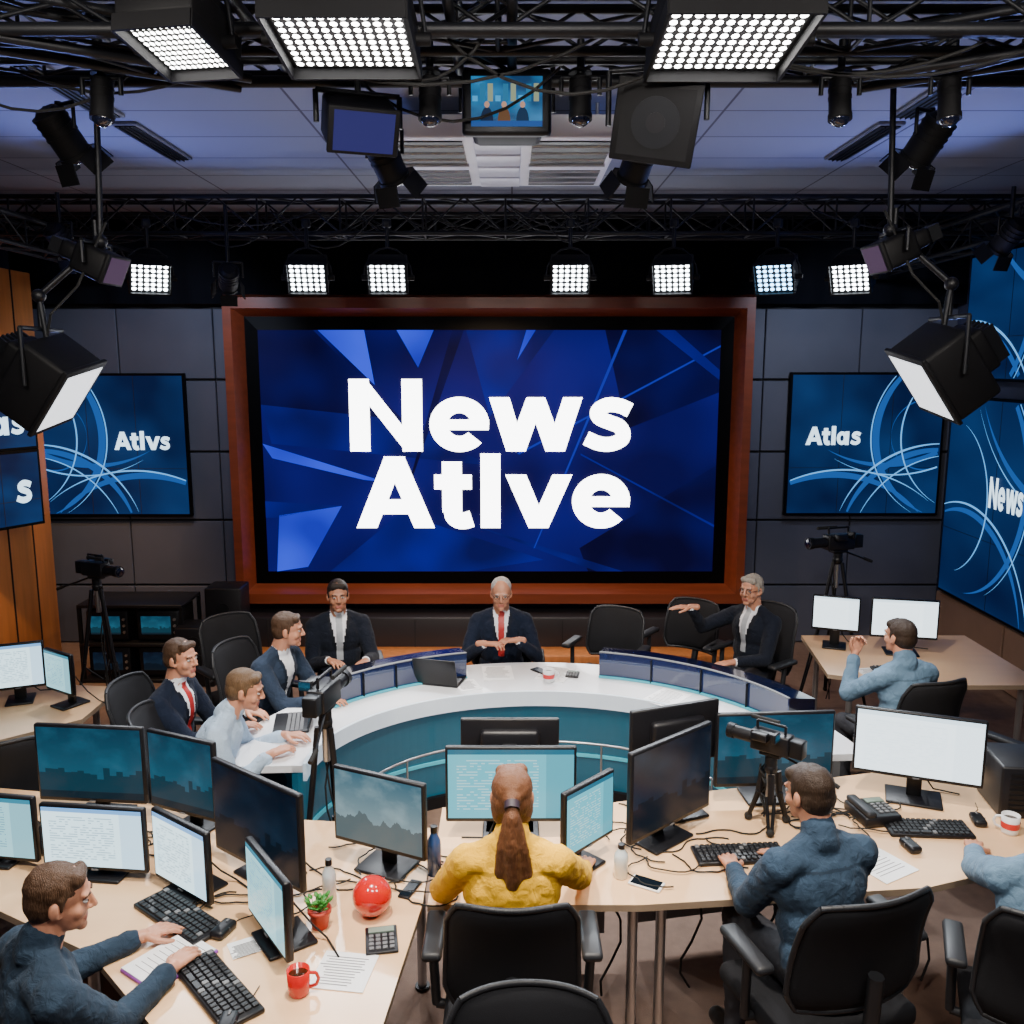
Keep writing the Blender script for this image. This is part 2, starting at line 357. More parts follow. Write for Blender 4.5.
# ------------------------------------------------------------------ trusses & grid
TR=M('truss_black',(.006,.007,.010),.5,.3)
def truss(p0,p1,s=.22,name='lighting_truss',n=None):
    p0=Vector(p0);p1=Vector(p1); x,y,d=frame(p1-p0); L=(p1-p0).length; n=n or int(L/.3); b=B()
    cs=[(x*a+y*c)*s/2 for a,c in((-1,-1),(1,-1),(1,1),(-1,1))]
    for c in cs: b.cyl(p0+c,p1+c,.018,TR,seg=6)
    for k in range(n):
        a=p0+(p1-p0)*(k/n); e=p0+(p1-p0)*((k+1)/n)
        for j in range(4):
            c0,c1=cs[j],cs[(j+1)%4]
            if k%2: c0,c1=c1,c0
            b.cyl(a+c0,e+c1,.008,TR,seg=5,caps=False)
            if k%2==0: b.cyl(e+c0,e+c1,.008,TR,seg=5,caps=False)
    return b.obj(name)
truss((-4.6,7.0,3.96),(4.2,7.0,3.96),.26)
truss((-4.6,8.0,4.05),(4.2,8.0,4.05),.16)
truss((-4.6,3.75,4.12),(4.2,3.75,4.12),.18)
truss((-4.6,3.25,4.05),(4.2,3.25,4.05),.18)
truss((-3.6,3.9,3.85),(-3.6,8.6,3.8),.2); truss((3.4,3.9,3.85),(3.4,8.6,3.8),.2)
truss((-2.6,2.6,4.0),(-1.0,3.6,4.0),.14); truss((1.3,3.6,4.0),(2.9,2.6,4.0),.14)
truss((-.1,2.4,4.1),(-.1,3.7,4.1),.2)
b=B()
for y,z in((2.9,4.15),(3.1,3.95),(3.65,3.95)): b.cyl((-4.6,y,z),(4.2,y,z),.022,TR,seg=8)
for x in(-3.2,-2.2,-.9,.75,1.9,3.1): b.cyl((x,2.2,4.05),(x,3.9,4.05),.02,TR,seg=8)
for x,y in((-3.2,3.85),(-.9,3.85),(.75,3.85),(3.1,3.85)): b.cyl((x,y,4.05),(x,y,ZC),.012,TR,seg=6)
b.obj('lighting_grid_pipes')
b=B()
for k in range(30):
    x=-4.2+random.random()*7.2; y=random.choice([3.3,3.7,7.0,6.85,7.0]); L=.4+random.random()*.9; sg=.08+random.random()*.2; z=3.98
    b.tube([(x+L*i/8,y-.12,z-sg*4*(i/8)*(1-i/8)) for i in range(9)],.006,RUB,5)
b.obj('rigging_cables')
def panel(x,y,z,w,h,tilt,rz=0,top=4.0,mat=None,d=.1):
    b=B(); b.T=Matrix.Rotation(R(tilt),4,'X')
    b.box((0,d/2+.005,0),(w,d,h),RIG,bev=.01)
    for k in range(7): b.box((-w/2+w*(k+.5)/7,d+.02,0),(.006,.04,h*.8),DRK)
    f=.92; b.box((0,-.002,0),(w,.012,h),RIG)
    for s in(-1,1): b.box((s*w/2,-.02,0),(.01,.05,h),RIG); b.box((0,-.02,s*h/2),(w,.05,.01),RIG)
    b.quad([(-w/2*f,-.01,-h/2*f),(w/2*f,-.01,-h/2*f),(w/2*f,-.01,h/2*f),(-w/2*f,-.01,h/2*f)],mat or LED)
    b.T=Matrix.Identity(4); g=w/2+.035; u=h*.75+.04
    ps=[(-g*math.cos(a),.03,u*math.sin(a)) for a in [math.pi*k/8 for k in range(9)]]
    b.tube(ps,.008,DRK,6)
    for s in(-1,1): b.cyl((s*(g-.035),.03,0),(s*(g+.015),.03,0),.02,RIG)
    if top>z+u: b.cyl((0,.03,u),(0,.03,top-z),.014,DRK,seg=8); b.box((0,.03,top-z),(.06,.06,.06),DRK,bev=.01)
    return b.obj('led_panel_light',(x,y,z),R(rz))
def fresnel(x,y,z,r,L,tilt,rz,top=4.0,name='fresnel_spotlight',lens=LENS,doors=True):
    b=B(); b.T=Matrix.Rotation(R(tilt),4,'X')
    b.cyl((0,-L*.5,0),(0,L*.35,0),r,RIG,seg=20); b.cyl((0,L*.35,0),(0,L*.5,0),r,RIG,r1=r*.6,seg=20)
    b.cyl((0,-L*.5-.02,0),(0,-L*.5,0),r*1.08,RIG,seg=20)
    b.sph((0,-L*.5-.015,0),(r*.9,.03,r*.9),lens,16,8)
    for k in range(4): b.cyl((0,-L*.1+k*.03,0),(0,-L*.1+k*.03+.01,0),r*1.05,RIG,seg=20)
    if doors:
        for s in(-1,1):
            b.box((s*(r+.03),-L*.5-.05,0),(.006,.09,1.7*r),RIG,rot=Matrix.Rotation(s*.4,3,'Z')); b.box((0,-L*.5-.05,s*(r+.03)),(1.7*r,.09,.006),RIG,rot=Matrix.Rotation(-s*.4,3,'X'))
    b.T=Matrix.Identity(4); g=r+.03
    b.tube([(-g,0,0),(-g,0,r*1.5),(g,0,r*1.5),(g,0,0)],.009,DRK,6)
    if top>z+r*1.5: b.cyl((0,0,r*1.5),(0,0,top-z),.014,DRK,seg=8)
    return b.obj(name,(x,y,z),R(rz))
def softbox(x,y,z,w,h,d,tilt,rz,face=None,roll=0,back=True):
    b=B(); b.T=Matrix.Rotation(R(tilt),4,'X')@Matrix.Rotation(R(roll),4,'Y')
    b.box((0,.02,0),(w,d,h),RIG,bev=.02)
    if back:
        b.box((0,d/2+.05,0),(w*.6,.1,h*.6),RIG,bev=.02)
        for k in range(6): b.box((-w*.25+k*w*.1,d/2+.12,0),(.01,.05,h*.5),DRK)
    f=.88; yy=.02-d/2-.004
    b.box((0,yy+.004,0),(w*1.04,.02,h*1.04),RIG,bev=.006)
    b.quad([(-w/2*f,yy-.008,-h/2*f),(w/2*f,yy-.008,-h/2*f),(w/2*f,yy-.008,h/2*f),(-w/2*f,yy-.008,h/2*f)],face or LENS)
    if not back: b.cyl((0,yy-.012,0),(0,yy-.006,0),w*.3,DRK,seg=24); b.cyl((0,yy-.016,0),(0,yy-.01,0),w*.12,BLK,seg=20)
    b.T=Matrix.Identity(4); g=w/2+.03
    b.tube([(-g,.02,0),(-g,.02,h*.7),(g,.02,h*.7),(g,.02,0)],.011,DRK,6); b.cyl((0,.02,h*.7),(0,.02,h*.7+.1),.012,DRK)
    return b.obj('studio_softlight',(x,y,z),R(rz))
panel(-.51,2.95,3.88,.42,.42,84,0,4.1); panel(.66,2.95,3.88,.44,.46,84,0,4.1); panel(-1.03,3.0,3.88,.25,.32,80,-10,4.1)
panel(-1.6,1.6,3.95,.5,.4,70,180,4.2); panel(1.6,1.6,3.95,.5,.4,70,180,4.2); panel(0,1.3,3.95,.5,.4,70,180,4.2)  # unseen panels above the view, added as housings for the camera-side fill
for x,rz,mt in((-2.62,28,LED2),(-1.48,6,LED2),(-.9,3,LED2),(.42,-2,LED2),(1.16,-16,LED2),(1.9,-30,LEDB),(2.45,-34,LED2)):
    panel(x,6.7,3.5,.28,.23,30,rz,3.88,mt,.14)
for x,y,z,rz,tl in((-2.05,6.7,3.5,200,30),(-1.95,4.1,3.88,150,50),(1.85,4.2,3.88,-150,50),(-.58,4.3,3.82,150,50),(.58,4.3,3.82,200,50),(-3.0,6.2,3.7,160,45),(3.2,6.0,3.7,200,45),(-2.9,4.1,3.8,150,40),(2.7,3.9,3.85,-140,50)):
    fresnel(x,y,z,.07,.2,tl,rz)
for x in(-2.1,-1.5,-.3,.25,1.2,1.6,2.3):
    fresnel(x,3.5,3.86,.04,.14,80,0,4.05,'par_can_light',doors=False)
softbox(-.56,3.5,3.76,.25,.16,.2,30,20,face=EM('lamp_violet',(.05,.05,.25),.6)); 
softbox(.5,3.3,3.72,.28,.26,.08,20,-14,face=RIG,roll=10,back=False)
b=B(); b.box((0,.02,0),(.34,.05,.24),DRK,bev=.015); b.box((0,.16,0),(.28,.26,.2),RIG,bev=.03)
bx=lambda x0,x1,z0,z1,m,k: b.quad([(x0,-.007-.0006*k,z0),(x1,-.007-.0006*k,z0),(x1,-.007-.0006*k,z1),(x0,-.007-.0006*k,z1)],m)
bx(-.135,.135,-.09,.09,scr_mat('pic_backdrop','dark',(.005,.03,.09),(.02,.2,.45),1.4),0)
for i in range(9): bx(-.13+i*.029,-.11+i*.029,-.0,.02+.05*abs(math.sin(i*2.1)),EM('pic_tone_%d'%(i%3),[(.04,.35,.7),(.02,.15,.3),(.25,.3,.2)][i%3],1.2),1)
bx(-.135,.135,-.09,-.07,EM('pic_caption',(.02,.08,.3),1.1),4)
for px,pc in((-.075,(.01,.02,.05)),(-.01,(.12,.06,.03)),(.06,(.01,.03,.07))):
    mm=EM('pic_coat_%d'%int(px*100+10),pc,1.2); b.add([(px+.024*math.cos(R(a)),-.0092,-.07+.05*math.sin(R(a))) for a in range(0,181,15)],[list(range(13))],mm)
    b.add([(px+.010*math.cos(R(a)),-.0098,-.012+.012*math.sin(R(a))) for a in range(0,360,30)],[list(range(12))],EM('pic_face',(.5,.28,.2),1.1))
b.tube([(-.18,.15,0),(-.18,.15,.2),(.18,.15,.2),(.18,.15,0)],.012,DRK); b.cyl((0,.15,.2),(0,.15,.3),.015,DRK)
b.obj('hanging_monitor',(-.02,3.62,3.87))
def armlight(x,y,z,sgn):
    e=empty('studio_lamp_on_arm',(x,y,z)); b=B()
    b.tube([(0,0,.2),(sgn*-.02,.0,.38),(sgn*.22,.1,.62),(sgn*.26,.1,1.5)],.014,DRK,8)
    for p in((sgn*-.02,0,.38),(sgn*.22,.1,.62)): b.sph(p,.03,BLK)
    b.tube([(0,0,.2),(sgn*.05,-.05,.3),(sgn*.15,0,.42),(sgn*.25,.1,.7)],.006,RUB)
    b.box((sgn*.26,.1,1.47),(.1,.1,.05),DRK,bev=.01)
    b.obj('arm',parent=e)
    o=softbox(0,0,0,.32,.34,.22,38,sgn*92,face=M('frosted_lamp',(.7,.72,.78),.3,emit=(.9,.95,1),es=1.6),roll=sgn*-12); o.name='lamp_head'; o.parent=e
    o=softbox(sgn*.22,.1,.52,.18,.13,.16,25,sgn*85,face=EM('lamp_magenta',(.22,.10,.25),.3)); o.name='upper_lamp'; o.parent=e
armlight(-2.03,4.0,2.8,1); armlight(1.88,4.0,2.85,-1)
# ------------------------------------------------------------------ desks
EC=(.17,4.6)
white=M('gloss_white_top',(.82,.84,.88),.18,var=.03,coat=.5)
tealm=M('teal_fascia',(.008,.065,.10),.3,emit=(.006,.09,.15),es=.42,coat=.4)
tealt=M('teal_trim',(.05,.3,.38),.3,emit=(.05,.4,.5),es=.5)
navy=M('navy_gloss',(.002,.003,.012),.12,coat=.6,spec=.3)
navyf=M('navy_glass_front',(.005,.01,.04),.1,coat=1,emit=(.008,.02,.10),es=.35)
b=B()
b.arc(EC,(1.3,1.06),(1.8,1.65),4,182,.71,.75,white,70)
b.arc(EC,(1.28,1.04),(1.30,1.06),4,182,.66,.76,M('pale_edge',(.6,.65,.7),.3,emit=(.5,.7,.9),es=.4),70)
b.arc(EC,(1.33,1.09),(1.36,1.12),4,182,.08,.70,tealm,70)
b.arc(EC,(1.315,1.075),(1.33,1.09),4,182,.30,.32,tealt,70)
b.arc(EC,(1.3,1.06),(1.42,1.18),4,182,0,.08,DRK,70)
b.arc(EC,(1.62,1.47),(1.66,1.51),4,182,0,.70,GRY,70)
for t0,t1 in((108,146),(20,74)):
    b.arc(EC,(1.57,1.40),(1.76,1.61),t0,t1,.75,.9,navy,40,zi=.93,zo=.90)
    b.arc(EC,(1.56,1.39),(1.57,1.40),t0,t1,.75,.93,navyf,40)
    b.arc(EC,(1.54,1.37),(1.56,1.39),t0,t1,.755,.765,tealt,40)
    b.arc(EC,(1.555,1.385),(1.575,1.405),t0,t1,.928,.934,GRY,40)
    for k in range(1,4):
        a=R(t0+(t1-t0)*k/4); b.box((EC[0]+1.555*math.cos(a),EC[1]+1.375*math.sin(a),.84),(.02,.005,.16),DRK,rot=Matrix.Rotation(a,3,'Z'))
b.obj('anchor_news_desk')
b=B(); 
b.tube([(EC[0]+1.05*math.cos(R(a)),EC[1]+.8*math.sin(R(a)),.52) for a in range(20,165,6)],.007,STL)
for a in range(20,165,24): b.cyl((EC[0]+1.05*math.cos(R(a)),EC[1]+.8*math.sin(R(a)),0),(EC[0]+1.05*math.cos(R(a)),EC[1]+.8*math.sin(R(a)),.52),.007,STL)
b.obj('stage_guard_rail')
def desk(pts,legs,z=.75):
    b=B(); b.prism(pts,z-.03,z,DTOP,DEDG)
    for x,y in legs:
        b.cyl((x,y,0),(x,y,z-.03),.022,STL); b.cyl((x,y,0),(x,y,.015),.035,BLK)
    return b
P1=[(-.36,3.3),(-.36,3.9),(-.7,3.95),(-1.2,4.0),(-2.0,4.2),(-2.9,4.35),(-2.9,3.7),(-2.2,3.35),(-1.55,3.0),(-1.15,2.6),(-.43,2.58)][::-1]
b=desk(P1,[(-.45,2.68),(-1.1,2.72),(-.42,3.8),(-2.8,4.25),(-2.8,3.8),(-1.6,3.95),(-1.65,3.2)]); b.box((-1.9,4.08,.4),(1.8,.02,.55),GRY,rot=Matrix.Rotation(-.13,3,'Z')); b.obj('curved_office_desk')
P2=[(-.34,3.3),(.52,3.3),(1.72,3.42),(2.1,3.55),(2.6,3.7),(3.4,3.9),(3.4,4.7),(2.2,4.55),(1.6,4.4),(.9,4.25),(.3,4.1),(-.34,4.1)]
b=desk(P2,[(-.25,3.42),(.5,3.4),(.62,3.42),(1.68,3.52),(2.5,3.8),(3.3,4.0),(3.3,4.6),(1.6,4.3),(-.25,4.0)]); b.box((0.1,4.0,.4),(.7,.02,.5),GRY); b.box((1.2,4.2,.4),(1.2,.02,.5),GRY,rot=Matrix.Rotation(.2,3,'Z')); b.obj('curved_office_desk')
P3=[(-4.3,4.7),(-3.0,4.85),(-2.62,5.2),(-2.62,5.75),(-4.3,5.95)]
b=desk(P3,[(-4.2,4.8),(-2.75,5.3),(-2.75,5.65),(-4.2,5.85)]); b.obj('office_desk')
P4=[(2.2,6.0),(2.75,5.78),(3.6,5.78),(3.6,6.9),(2.3,6.9)]
b=desk(P4,[(2.4,6.1),(2.9,5.9),(3.5,5.9),(3.5,6.8),(2.4,6.8)]); b.obj('office_desk')
# ------------------------------------------------------------------ monitors
def monitor(L,Rr,ztop,h,mat,zd=.75,name='computer_monitor'):
    L=Vector((L[0],L[1]));Rr=Vector((Rr[0],Rr[1])); c=(L+Rr)/2; w=(Rr-L).length; a=math.atan2(Rr.y-L.y,Rr.x-L.x)
    b=B(); zc=ztop-h/2-zd
    b.box((0,.018,zc),(w,.03,h),BLK,bev=.008); b.box((0,.05,zc),(w*.6,.05,h*.6),BLK,bev=.02)
    e=.012
    b.quad([(-w/2+e,.0015,zc-h/2+e+.008),(w/2-e,.0015,zc-h/2+e+.008),(w/2-e,.0015,zc+h/2-e),(-w/2+e,.0015,zc+h/2-e)],mat)
    b.box((0,.0,zc-h/2+.008),(.03,.004,.005),GRY)
    b.box((0,.085,zc/2+.01),(.07,.025,zc),BLK,bev=.008)
    b.box((0,.07,.008),(min(.26,w*.5),.19,.014),BLK,bev=.006)
    b.tube([(.02,.1,zc*.8),(.05,.16,zc*.3),(.1,.2,.01),(.22,.19,.006)],.004,RUB,5)
    return b.obj(name,(c.x,c.y,zd),a)
mons=[((-2.24,3.98),(-1.71,3.93),1.23,.38,S_BLU),((-1.69,3.92),(-1.33,3.76),1.23,.38,S_BLU),((-1.30,3.64),(-.84,3.29),1.22,.42,S_DRK),
((-1.98,3.50),(-1.52,3.45),1.08,.29,S_DOC),((-1.5,3.47),(-1.2,3.25),1.08,.31,S_DOC),((-2.5,3.62),(-2.03,3.55),1.08,.3,S_TDOC),
((-1.03,3.2),(-.80,2.88),1.10,.31,S_TDOC),((-.77,3.61),(-.36,3.42),1.2,.34,S_LND),((-.30,3.79),(.29,3.79),1.2,.36,S_TEAL),
((.22,3.44),(.45,3.68),1.15,.30,S_TEAL),((.51,3.58),(.93,3.94),1.26,.42,S_DRK),((.99,4.12),(1.58,4.16),1.22,.38,S_BLU),((1.70,4.23),(2.25,4.02),1.22,.34,S_WHT),
((.22,4.0),(-.24,4.0),1.26,.22,S_DRK),((1.0,4.2),(.55,4.03),1.28,.3,S_DRK)]
for q in mons: monitor(*q)
monitor((-3.28,5.38),(-2.98,5.5),1.15,.3,S_DOC); monitor((-2.96,5.45),(-2.72,5.3),1.12,.27,S_TDOC); 
monitor((2.28,6.62),(2.6,6.5),1.16,.27,S_WHT); monitor((2.66,6.45),(3.12,6.35),1.18,.3,S_WHT)
def laptop(x,y,z,rz,mat):
    b=B(); b.box((0,0,.01),(.3,.21,.016),BLK,bev=.004); Rm=Matrix.Rotation(R(-18),3,'X')
    b.box((0,.13,.11),(.3,.01,.2),BLK,rot=Rm,bev=.003)
    q=[Vector(p) for p in((-.14,-.007,-.09),(.14,-.007,-.09),(.14,-.007,.09),(-.14,-.007,.09))]; b.quad([Rm@p+Vector((0,.13,.11)) for p in q],mat)
    for i in range(4):
        for j in range(12): b.box((-.13+j*.0235,.06-i*.026,.02),(.019,.02,.005),GRY)
    return b.obj('laptop_computer',(x,y,z),R(rz))
laptop(-.48,5.86,.75,165,S_BLU); laptop(-1.32,5.12,.75,-80,S_BLU)
# ------------------------------------------------------------------ chairs
def chair(x,y,f,sh=.47,top=1.04,w=.5,arms=True,name='office_chair'):
    b=B()
    def sc(v):
        v=v.copy(); 
        if v.y>.15: v.z-=(v.y-.15)*.25
        return v
    b.box((0,.03,sh-.045),(w,.48,.09),CHF,bev=.035,seg=3,fn=sc)
    hb=top-sh-.08
    vs=[];fs=[];nx,nz=14,12
    for sd in(0,1):
        for j in range(nz+1):
            for i in range(nx+1):
                u=i/nx*2-1; v=j/nz; cr=(1-max(0,abs(2*v-1)-.72)/.28*.16)
                ww=(w/2-.01)*(1-.07*v)*cr; ed=1-.9*max(abs(u)**6,abs(2*v-1)**8)
                yy=-.235-.09*v+.055*u*u +.03*math.sin(v*math.pi)
                yy-= (.022 if sd else -.022)*ed
                vs.append((u*ww,yy,sh+.08+v*hb*(1-.03*abs(u)**4*v)))
    N=(nx+1)*(nz+1)
    for j in range(nz):
        for i in range(nx):
            a=j*(nx+1)+i; fs.append((a+1,a,a+nx+1,a+nx+2)); fs.append((N+a,N+a+1,N+a+nx+2,N+a+nx+1))
    per=[i for i in range(nx+1)]+[j*(nx+1)+nx for j in range(1,nz+1)]+[nz*(nx+1)+i for i in range(nx-1,-1,-1)]+[j*(nx+1) for j in range(nz-1,0,-1)]
    for k in range(len(per)):
        a,c=per[k],per[(k+1)%len(per)]; fs.append((a,c,N+c,N+a))
    b.add(vs,fs,CHF,True)
    edge=[(Vector(vs[i])+Vector(vs[N+i]))/2 for i in per]; b.tube(edge+[edge[0]],.011,CHP,6)
    b.tube([(0,-.1,sh-.1),(0,-.25,sh-.08),(0,-.29,sh+.05),(0,-.30,sh+.25)],.028,CHP,8)
    if arms:
        for s in(-1,1):
            q=w/2+.035
            b.tube([(s*.18,.0,sh-.08),(s*q,.0,sh-.06),(s*(q+.01),-.02,sh+.2)],.018,CHP,8)
            b.box((s*(q+.005),.0,sh+.22),(.075,.28,.035),CHP,bev=.015)
    b.cyl((0,0,.1),(0,0,sh-.08),.028,DRK); b.cyl((0,0,.1),(0,0,.25),.04,BLK); b.box((0,0,sh-.1),(.24,.22,.04),BLK,bev=.01)
    for k in range(5):
        a=R(90+72*k); c_,s_=math.cos(a),math.sin(a)
        b.cyl((0,0,.11),(c_*.29,s_*.29,.075),.028,CHP,r1=.018,seg=8)
        b.cyl((c_*.29-s_*.02,s_*.29+c_*.02,.03),(c_*.29+s_*.02,s_*.29-c_*.02,.03),.03,RUB)
        b.cyl((c_*.29,s_*.29,.05),(c_*.29,s_*.29,.08),.01,DRK)
    return b.obj(name,(x,y,0),fz(f))
# ------------------------------------------------------------------ people
def rotx(a): return Matrix.Rotation(a,3,'X')
def lm(p0,p1,r0,r1,tag=0): return('l',Vector(p0),Vector(p1),r0,r1,tag)
def el(c,r,tag=0,rot=None): return('e',Vector(c),Vector(r),rot or Matrix.Identity(3),0,tag)
def primmesh(p,seg=16):
    vs=[];fs=[]
    if p[0]=='e':
        _,c,r,rot,_,_=p; rings=12
        vs.append(c+rot@Vector((0,0,r.z)))
        for i in range(1,rings):
            a=math.pi*i/rings
            for k in range(seg):
                t=2*math.pi*k/seg; vs.append(c+rot@Vector((r.x*math.sin(a)*math.cos(t),r.y*math.sin(a)*math.sin(t),r.z*math.cos(a))))
        vs.append(c-rot@Vector((0,0,r.z))); nr=rings-1
    else:
        _,p0,p1,r0,r1,_=p; x,y,d=frame(p1-p0); vs.append(p0-d*r0); nr=0
        for i in range(1,5):
            a=math.pi/2*i/4; nr+=1
            for k in range(seg):
                t=2*math.pi*k/seg; vs.append(p0-d*r0*math.cos(a)+(x*math.cos(t)+y*math.sin(t))*r0*math.sin(a))
        for i in range(4,0,-1):
            a=math.pi/2*i/4; nr+=1
            for k in range(seg):
                t=2*math.pi*k/seg; vs.append(p1+d*r1*math.cos(a)+(x*math.cos(t)+y*math.sin(t))*r1*math.sin(a))
        vs.append(p1+d*r1)
    for k in range(seg): fs.append((0,1+k,1+(k+1)%seg))
    for i in range(nr-1):
        o=1+i*seg
        for k in range(seg): fs.append((o+k,o+seg+k,o+seg+(k+1)%seg,o+(k+1)%seg))
    o=1+(nr-1)*seg; e=len(vs)-1
    for k in range(seg): fs.append((o+k,e,o+(k+1)%seg))
    return vs,fs
def dist(p,X):
    if p[0]=='e':
        c=np.array(p[1]);r=np.array(p[2]);Rm=np.array(p[3]); q=(X-c)@Rm
        n=np.linalg.norm(q/r,axis=1); return (n-1)*r.min()
    a=np.array(p[1]);d=np.array(p[2])-a; L=d@d; t=np.clip(((X-a)@d)/L,0,1)
    return np.linalg.norm(X-a-t[:,None]*d,axis=1)-(p[3]+(p[4]-p[3])*t)
TX=bpy.data.textures.new('cloth_folds','CLOUDS'); TX.noise_scale=.06; TX.noise_depth=2
TH=bpy.data.textures.new('hair_clumps','CLOUDS'); TH.noise_scale=.025
def remesh(name,prims,voxel,mats,parent,sm=4,disp=0,tex=None,post=None):
    V=[];F=[]
    for p in prims:
        v,f=primmesh(p); o=len(V); V+=v; F+=[[o+j for j in q] for q in f]
    me=bpy.data.meshes.new('tmp'); me.from_pydata(V,[],F); o=bpy.data.objects.new('tmp',me); SC.collection.objects.link(o)
    md=o.modifiers.new('r','REMESH'); md.mode='VOXEL'; md.voxel_size=voxel
    md=o.modifiers.new('s','SMOOTH'); md.factor=.5; md.iterations=sm
    if disp: md=o.modifiers.new('d','DISPLACE'); md.texture=tex; md.strength=disp; md.mid_level=.5; md.texture_coords='LOCAL'
    bpy.context.view_layer.update()
    m2=bpy.data.meshes.new_from_object(o.evaluated_get(bpy.context.evaluated_depsgraph_get()))
    bpy.data.objects.remove(o); bpy.data.meshes.remove(me)
    n=len(m2.polygons); X=np.zeros(n*3); m2.polygons.foreach_get('center',X); X=X.reshape(-1,3)
    D=np.stack([dist(p,X) for p in prims]); tags=np.array([p[5] for p in prims])[D.argmin(0)]
    if post: tags=post(X,tags)
    m2.materials.clear()
    for m in mats: m2.materials.append(m)
    m2.polygons.foreach_set('material_index',tags.astype(np.int32)); m2.polygons.foreach_set('use_smooth',[True]*n); m2.name=name; m2.update()
    ob=bpy.data.objects.new(name,m2); SC.collection.objects.link(ob); ob.parent=parent
    return ob
def skin(n,c):
    m=M(n,c,.48,var=.16,vs=18,bump=.2,bs=300,bd=.001); b=m.node_tree.nodes['Principled BSDF']; b.inputs['Subsurface Weight'].default_value=.12; b.inputs['Subsurface Radius'].default_value=(.01,.004,.002); return m
SK={'fair':skin('skin_fair',(.53,.24,.145)),'tan':skin('skin_tan',(.43,.19,.11))}
LIP=M('lips',(.38,.12,.09),.45); EYEW=M('eye_white',(.5,.47,.45),.2); IRIS=M('iris',(.02,.015,.01),.1)
def hairmat(n,c): return M('hair_'+n,c,.5,var=.85,vs=5,stretch=(60,60,7),bump=1,bs=5,bd=.004,spec=.35)
SHO=M('shoe_leather',(.015,.013,.012),.3)
def hand(name,parent,W,d,up,side,curl,skin):
    d=Vector(d).normalized(); up=Vector(up); up=(up-d*up.dot(d)).normalized(); s=d.cross(up)*side
    P=[lm(W-d*.045,W+d*.01,.025,.025),el(W+d*.05,(.036,.042,.014),0,Matrix((s,d,up)).transposed())]
    offs=[.030,.010,-.010,-.029]; ln=[.070,.079,.073,.057]; rr=[.0093,.0096,.0092,.0082]
    for k in range(4):
        base=W+s*offs[k]+d*(.088-.006*abs(k-1)); P.append(lm(W+s*offs[k]*.45+d*.012,base,.014,.0115))
        a=0; p=base; dd=(d+s*offs[k]*2.2).normalized()
        for j,fr in enumerate((.45,.31,.24)):
            a+=curl*(.6,1.0,.7)[j]*(1+.08*k)
            v=dd*math.cos(a)-up*math.sin(a); q=p+v*ln[k]*fr; r=rr[k]*(1-.09*j); P.append(lm(p,q,r,r*.93)); p=q
    t0=W+s*.020+d*.022; t1=t0+(s*.75+d*.65-up*.25).normalized()*.038; t2=t1+(s*.35+d*.9-up*.3).normalized()*.032; t3=t2+(s*.1+d*.95-up*.3).normalized()*.024
    P+=[lm(t0,t1,.016,.012),lm(t1,t2,.0115,.010),lm(t2,t3,.0098,.0085)]
    return remesh(name,P,.0038,[skin],parent,2)
